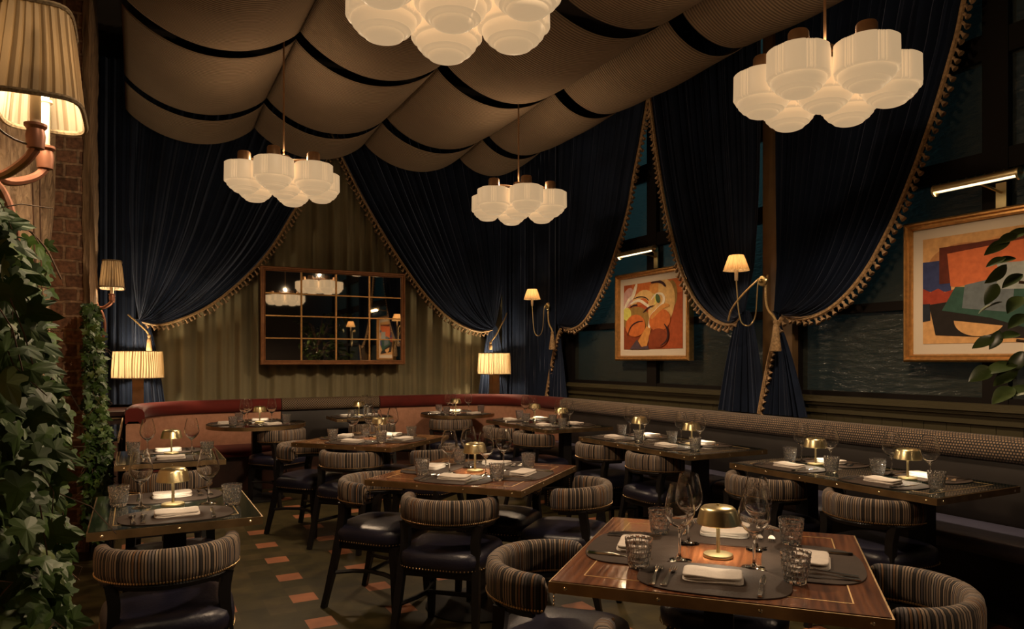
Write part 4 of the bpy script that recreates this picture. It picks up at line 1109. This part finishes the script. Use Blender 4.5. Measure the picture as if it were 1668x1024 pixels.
def make_fork():
    mb = MB()
    def strip(pts):
        vs = []; fs = []
        for y, hw, z, th in pts: vs += [(-hw, y, z), (hw, y, z), (hw, y, z+th), (-hw, y, z+th)]
        for k in range(len(pts)-1):
            a, b = 4*k, 4*k+4; fs += [(a, a+1, b+1, b), (a+1, a+2, b+2, b+1), (a+2, a+3, b+3, b+2), (a+3, a, b, b+3)]
        fs += [(3, 2, 1, 0), tuple(len(vs)-4+i for i in range(4))]; mb.add(vs, fs)
    strip([(-.098, .006, .001, .003), (-.094, .009, .001, .003), (-.07, .0075, .002, .003), (-.02, .0035, .006, .004), (.02, .003, .010, .004), (.038, .006, .008, .003), (.046, .0115, .005, .002), (.056, .012, .002, .002)])
    for k in range(4): x = lerp(-.0100, .0100, k/3); mb.tube([(x, .055, .003), (x, .075, .002), (x, .096, .005)], [.0016, .0015, .0008], 6)
    return mb.build('fork', STEEL, angle=50)
def make_knife():
    mb = MB(); pts = [(-.11, .005, .001, .006), (-.105, .008, .001, .007), (-.06, .0075, .001, .006), (-.02, .0045, .002, .005), (-.005, .006, .001, .003), (.03, .0085, .001, .0018), (.08, .0085, .001, .0015), (.105, .003, .001, .001)]
    vs = []; fs = []
    for y, hw, z, th in pts: vs += [(-hw, y, z), (hw, y, z), (hw*.8, y, z+th), (-hw*.8, y, z+th)]
    for k in range(len(pts)-1):
        a, b = 4*k, 4*k+4; fs += [(a, a+1, b+1, b), (a+1, a+2, b+2, b+1), (a+2, a+3, b+3, b+2), (a+3, a, b, b+3)]
    fs += [(3, 2, 1, 0), tuple(len(vs)-4+i for i in range(4))]; mb.add(vs, fs); return mb.build('knife', STEEL, angle=50)
PROTO = dict(mat=make_mat(), nap=make_napkin(), fork=make_fork(), knife=make_knife(), wine=make_wine(), tum=make_tumbler())
USED = set()
def inst(kind, x, y, z, rz, label, cat, group):
    o = PROTO[kind]
    if kind in USED: o = o.copy(); COL.objects.link(o)
    USED.add(kind); o.location = (x, y, z); o.rotation_euler = (0, 0, rz); tag(o, label, cat, group); return o
def setting(tname, where, cx, cy, rz, wine=(.11, .20), tum=(.235, .075), nrot=0., jit=0., knife=True):
    """placemat centre in world space; +y of the setting points to the middle of the table"""
    c, s_ = cos(rz), sin(rz)
    def W_(x, y): return cx+x*c-y*s_, cy+x*s_+y*c
    at_ = 'at the %s setting of the %s' % (where, tname)
    g = 'on the '+tname
    inst('mat', cx, cy, .761, rz, 'dark leather placemat '+at_, 'placemat', 'placemats '+g)
    x, y = W_(.0, .0); inst('nap', x, y, .7645, rz+nrot, 'folded white napkin '+at_, 'napkin', 'napkins '+g)
    x, y = W_(-.160, -.025); inst('fork', x, y, .7645, rz+.02, 'outer steel fork '+at_, 'fork', 'forks '+g)
    x, y = W_(-.122, -.022); inst('fork', x, y, .7645, rz-.03, 'inner steel fork '+at_, 'fork', 'forks '+g)
    if knife: x, y = W_(.135, -.02); inst('knife', x, y, .7645, rz-.04, 'steel knife '+at_, 'knife', 'knives '+g)
    x, y = W_(*wine); inst('wine', x, y, .7612, rz, 'stemmed wine glass '+at_, 'wine glass', 'wine glasses '+g)
    x, y = W_(*tum); inst('tum', x, y, .7612, rz, 'cut-glass water tumbler '+at_, 'tumbler', 'tumblers '+g)
for tn, (cx, cy, w, d, rz) in TBL.items():
    names = ['near', 'right', 'far', 'left']
    for k in range(4):
        a = rz+k*pi/2; off = w/2-.168
        x, y = cx+sin(a)*off, cy-cos(a)*off
        setting(tn, names[k], x, y, a, wine=(.11, .165), tum=(.225, .055), nrot=(.05, -.06, .03, .08)[k])
for tn, cx, cy in (('front left table', .15, 3.455), ('rear left table', .20, 5.30)):
    setting(tn, 'near', cx+.0, cy-.225, 0, wine=(.135, .20), tum=(.225, .125)); setting(tn, 'far', cx, cy+.225, pi, wine=(.13, .20), tum=(.215, .13))
for tn, cx, cy, dy in (('nearest banquette table', 3.62, 2.675, .30), ('second banquette table', 3.63, 4.42, .32), ('farthest banquette table', 3.675, 6.30, .35)):
    for k, yy in enumerate((cy+dy, cy-dy)):
        q = 'farther' if k == 0 else 'nearer'
        setting(tn, q+' aisle', cx-.185, yy, -pi/2, wine=(.11, .225), tum=(.25, .055))
        setting(tn, q+' wall', cx+.185, yy, pi/2, wine=(.12, .12), tum=(.17, .165), knife=True)
for tn, cx, cy, R_ in (('left round table', 1.08, 7.57, .475), ('right round table', 3.43, 7.90, .445)):
    for k, (nm, a) in enumerate((('near', 20), ('left', -95), ('far', 165))):
        r_ = radians(a); off = R_-.165
        setting(tn, nm, cx+sin(r_)*off, cy-cos(r_)*off, r_, wine=(.10, .19), tum=(.20, .08))
setting('small square table', 'left', 2.08, 7.93, -pi/2, wine=(.05, .20), tum=(.20, .02), knife=False)
setting('small square table', 'right', 2.40, 7.93, pi/2, wine=(-.05, .06), tum=(.20, .02), knife=False)
lamp0 = make_lamp()
LAMPS = [(1.675, 1.735, 'brass mushroom table lamp on the closest walnut table'), (1.72, 3.71, 'brass mushroom table lamp on the middle walnut table'), (1.77, 5.70, 'brass mushroom table lamp on the farthest walnut table'),
         (.145, 3.465, 'brass mushroom table lamp on the front left table'), (.215, 5.36, 'brass mushroom table lamp on the rear left table'),
         (3.66, 2.97, 'brass mushroom table lamp on the nearest banquette table, farther of its two'), (3.66, 2.385, 'brass mushroom table lamp on the nearest banquette table, nearer of its two'),
         (3.73, 4.77, 'brass mushroom table lamp on the second banquette table, farther of its two'), (3.72, 4.13, 'brass mushroom table lamp on the second banquette table, nearer of its two'),
         (3.82, 6.70, 'brass mushroom table lamp on the farthest banquette table, farther of its two'), (3.76, 6.06, 'brass mushroom table lamp on the farthest banquette table, nearer of its two'),
         (1.12, 7.64, 'brass mushroom table lamp on the left round table'), (3.46, 8.02, 'brass mushroom table lamp on the right round table'), (2.26, 8.03, 'brass mushroom table lamp on the small square table under the mirror')]
for k, (x, y, lab) in enumerate(LAMPS):
    o = lamp0 if k == 0 else copy_tree(lamp0); o.location = (x, y, .7612); tag(o, lab, 'table lamp', 'small brass cordless table lamps')

# added spotlight, unseen above the viewer, to brighten the ivy and brick
root = empty('added_spotlight', (1.3, .2, 3.55)); tag(root, 'small black spotlight added above the viewer to brighten the ivy, outside the picture', 'spotlight')
dv = Vector((-.45, 5.4, 1.25))-Vector((1.3, .2, 3.55)); q = dv.to_track_quat('-Z', 'Y')
Mq = q.to_matrix().to_4x4()
mb = MB(); mb.lathe([(0, .12), (.035, .12), (.04, .1), (.04, -.02), (.034, -.02), (.034, .0), (0, .0)], 20, M=Mq); mb.build('added_spot_head', BLACKIRON, root)
mb = MB(); mb.tube([(0, 0, .04), (0, -.02, .5), (0, -.02, 1.33)], .008, 6); mb.build('stem', BLACKIRON, root)
light('added_spot_beam', tuple(dv.normalized()*.03), 200, kind='SPOT', spot=radians(52), size=.03, parent=root, rot=q.to_euler(), col=(1, .74, .48))

# ------------------------------------------------------------------ plants
IVYLEAF = [(0, 0, 0), (.09, -.09, -.02), (.22, -.15, -.04), (.35, -.10, -.06), (.37, .02, -.05), (.29, .12, -.02), (.42, .18, -.05), (.53, .30, -.09), (.46, .40, -.07), (.30, .40, -.03), (.22, .47, -.01), (.19, .66, -.03), (.10, .86, -.07), (0, 1.0, -.13), (-.10, .86, -.07), (-.19, .66, -.03), (-.22, .47, -.01), (-.30, .40, -.03), (-.46, .40, -.07), (-.53, .30, -.09), (-.42, .18, -.05), (-.29, .12, -.02), (-.37, .02, -.05), (-.35, -.10, -.06), (-.22, -.15, -.04), (-.09, -.09, -.02)]
def ivy_leaf(mb, p, size, d, up, mi=0):
    """leaf blade: tip along d, face normal up"""
    d = d.normalized(); n = (up-d*up.dot(d)).normalized(); s_ = d.cross(n)
    M = Matrix(((s_.x*size, d.x*size, n.x*size, p.x), (s_.y*size, d.y*size, n.y*size, p.y), (s_.z*size, d.z*size, n.z*size, p.z), (0, 0, 0, 1)))
    vs = [(0, .30, .05)]+IVYLEAF; m_ = len(IVYLEAF)
    mb.add(vs, [(0, 1+i, 1+(i+1) % m_) for i in range(m_)], mi, M)
def ivy(label, count, sampler, size, stems, fac=Vector((.5, -.8, .35))):
    root = empty('ivy_plant', (0, 0, 0)); tag(root, label, 'ivy')
    mb = MB(); rnd = random.Random(5)
    for k in range(count):
        p = Vector(sampler(rnd))
        up = (fac+Vector((rnd.gauss(0, .45), rnd.gauss(0, .45), rnd.gauss(0, .35)))).normalized()
        d = Vector((rnd.gauss(.25, .6), rnd.gauss(-.1, .5), rnd.gauss(-.7, .5)))
        ivy_leaf(mb, p, size*rnd.uniform(.6, 1.35), d, up, 1 if rnd.random() < .13 else 0)
    mb.build('foliage', [IVY, IVY2], root, smooth=False)
    mb = MB()
    for st in stems: mb.tube(smooth_line(st, 2), .0028, 5)
    for k in range(count//9):
        p = Vector(sampler(rnd)); q = p+Vector((rnd.gauss(0, .05), rnd.gauss(0, .05), rnd.uniform(-.16, .02))); m_ = (p+q)/2+Vector((rnd.gauss(0, .02), rnd.gauss(0, .02), .01))
        mb.tube([p, m_, q], .0014, 4)
    mb.build('stems', TRUNK, root)
    return root
ZX = [(.0, -.13), (.5, -.14), (.9, -.150), (1.25, -.155), (1.5, -.195), (1.66, -.245), (1.82, -.30), (1.9, -.33)]
def s_main(r):
    while True:
        z = 1.85*r.random()**.9
        for (za, xa), (zb, xb) in zip(ZX, ZX[1:]):
            if za <= z <= zb: xm = lerp(xa, xb, (z-za)/(zb-za)); break
        else: xm = -.33
        y = r.uniform(1.55, 2.5); xm -= max(0, y-2.15)*.22
        if z > 1.35 and r.random() < .35: continue
        return (lerp(-.42, xm, r.random()**.45), y, z)
ivy('large green ivy cascading down the near left wall', 2700, s_main, .056, [[(-.33, 2.0, 1.95), (-.28, 2.05, 1.4), (-.26, 2.1, .8), (-.25, 2.0, .1)], [(-.34, 2.3, 2.0), (-.30, 2.25, 1.78), (-.22, 2.28, 1.72), (-.18, 2.3, 1.62)], [(-.33, 2.2, 1.5), (-.24, 2.3, 1.0), (-.2, 2.2, .4)], [(-.33, 1.9, 2.0), (-.28, 2.0, 1.92), (-.2, 2.02, 1.9)]])
def s_col(r):
    z = lerp(.20, 1.78, r.random()**1.15)
    if z < .95: return (lerp(-.31, -.155-.02*r.random(), r.random()**.7), r.uniform(5.50, 5.72), z)
    xm = lerp(-.195, -.25, max(0, (z-1.2)/.6))
    return (lerp(-.31, xm, r.random()), r.uniform(5.55, 6.0), z)
ivy('dark ivy hanging on the far side of the brick column', 1500, s_col, .055, [[(-.29, 5.9, 1.85), (-.25, 5.8, 1.2), (-.22, 5.62, .3)], [(-.28, 5.98, 1.8), (-.2, 5.8, 1.1), (-.18, 5.6, .25)]])
def s_pl(r):
    z = r.uniform(1.05, 1.85); return (-.30-.02*r.random(), r.uniform(2.75, 3.45), z)
ivy('sparse ivy trails on the plaster beside the brick column', 60, s_pl, .055, [[(-.315, 3.2, 2.3), (-.31, 3.1, 1.95), (-.31, 3.25, 1.4)], [(-.31, 2.9, 2.0), (-.31, 3.0, 1.6), (-.31, 2.9, 1.1)]])
# ficus in a planter at the right
root = empty('potted_ficus', (3.60, .80, 0)); tag(root, 'tall leafy rubber plant reaching into the right edge of the picture', 'plant')
mb = MB(); mb.lathe([(0, 0), (.17, 0), (.21, .38), (.22, .40), (.195, .40), (.185, .36), (0, .36)], 32); mb.build('planter', CERAMIC, root)
mb = MB(); LV = MB(); rnd = random.Random(11)
def big_leaf(p, d, up, ln):
    d = d.normalized(); n = (up-d*up.dot(d)).normalized(); s_ = d.cross(n); W = .26
    vs = []; K = 9
    for k in range(K+1):
        t = k/K; hw = W*sin(pi*min(1, t*1.0))**.8*(1-.15*t) if 0 < k < K else 0
        z = -.22*t*t
        for sx in (-1, 0, 1): vs.append((sx*hw, t, z+abs(sx)*hw*.35))
    fs = []
    for k in range(K):
        for q in (0, 1): fs.append((k*3+q, k*3+q+1, k*3+q+4, k*3+q+3))
    M = Matrix(((s_.x*ln, d.x*ln, n.x*ln, p.x), (s_.y*ln, d.y*ln, n.y*ln, p.y), (s_.z*ln, d.z*ln, n.z*ln, p.z), (0, 0, 0, 1)))
    LV.add(vs, fs, 0, M)
O = Vector((3.60, .80, 0))
mb.tube([(0, 0, .3), (.02, .02, .9), (-.01, .05, 1.3), (0, .03, 1.7)], [.022, .02, .017, .012], 8)
tips = [(3.2, 1.5, 1.95), (3.22, 1.62, 1.72), (3.2, 1.62, 1.48), (3.25, 1.6, 1.30)]
for tp in tips: mb.tube(smooth_line([(0, .02, tp[2]-.45), ((tp[0]-O.x)*.5, (tp[1]-O.y)*.5, tp[2]-.08), (tp[0]-O.x, tp[1]-O.y, tp[2])], 2), .007, 6)
spec = [((3.21, 1.697, 1.877), 0.11), ((3.242, 1.68, 1.823), 0.09), ((3.21, 1.697, 1.761), 0.11), ((3.19, 1.708, 1.681), 0.11), ((3.279, 1.661, 1.642), 0.13), ((3.251, 1.675, 1.914), 0.1), ((3.286, 1.657, 1.932), 0.12), ((3.16, 1.723, 1.477), 0.1), ((3.206, 1.699, 1.487), 0.1), ((3.153, 1.727, 1.345), 0.14), ((3.222, 1.691, 1.368), 0.14), ((3.242, 1.68, 1.332), 0.12), ((3.235, 1.684, 1.259), 0.14), ((3.295, 1.652, 1.27), 0.16), ((3.18, 1.713, 1.629), 0.11), ((3.267, 1.667, 1.738), 0.1), ((3.29, 1.655, 1.57), 0.12), ((3.256, 1.673, 1.505), 0.1), ((3.279, 1.661, 1.389), 0.13), ((3.203, 1.7, 1.815), 0.08)]
for k, (p, ln) in enumerate(spec):
    p = Vector(p)-O; d = Vector((-.75, .35, rnd.uniform(-.6, .25))); d = Vector((-.8+rnd.uniform(-.2, .3), .25+rnd.uniform(-.3, .3), rnd.uniform(-.8, .1)))
    big_leaf(p-d.normalized()*ln*.5, d, Vector((-.35+rnd.gauss(0, .3), -.65+rnd.gauss(0, .3), .7)), ln)
for k in range(40):
    a = rnd.uniform(0, 2*pi); r_ = rnd.uniform(.3, .62); z = rnd.uniform(1.25, 2.45)
    e = Vector((.17+cos(a)*r_*.85, sin(a)*r_*.8+.0, z)); mb.tube([(0, .02, z-.4 if z-.4 < 1.7 else 1.7), e*.5+Vector((0, 0, (z-.1)*.5)), e], .006, 5)
    for q in range(13):
        t = rnd.uniform(.35, 1.05); p = Vector((0, .02, z-.35)).lerp(e, t)+Vector((rnd.gauss(0, .05), rnd.gauss(0, .05), rnd.gauss(0, .05)))
        d = Vector((cos(a)+rnd.gauss(0, .6), sin(a)+rnd.gauss(0, .6), rnd.gauss(-.2, .5)))
        big_leaf(p, d, Vector((rnd.gauss(0, .3), rnd.gauss(-.3, .3), 1)), rnd.uniform(.10, .16))
mb.build('branches', TRUNK, root)
LV.build('foliage', FICUS, root)

# ------------------------------------------------------------------ daylight outside the windows
w = bpy.data.worlds.new('dusk'); S.world = w; w.use_nodes = True
nt = w.node_tree; bg = nt.nodes['Background']
tc = nt.nodes.new('ShaderNodeTexCoord'); nz = nt.nodes.new('ShaderNodeTexNoise'); nz.inputs['Scale'].default_value = 1.7
nt.links.new(tc.outputs['Generated'], nz.inputs['Vector'])
r = nt.nodes.new('ShaderNodeValToRGB'); nt.links.new(nz.outputs['Fac'], r.inputs['Fac'])
r.color_ramp.elements[0].position = .38; r.color_ramp.elements[0].color = (.0015, .0028, .0030, 1)
r.color_ramp.elements[1].position = .62; r.color_ramp.elements[1].color = (.062, .155, .205, 1)
nt.links.new(r.outputs['Color'], bg.inputs['Color']); bg.inputs['Strength'].default_value = 1.0
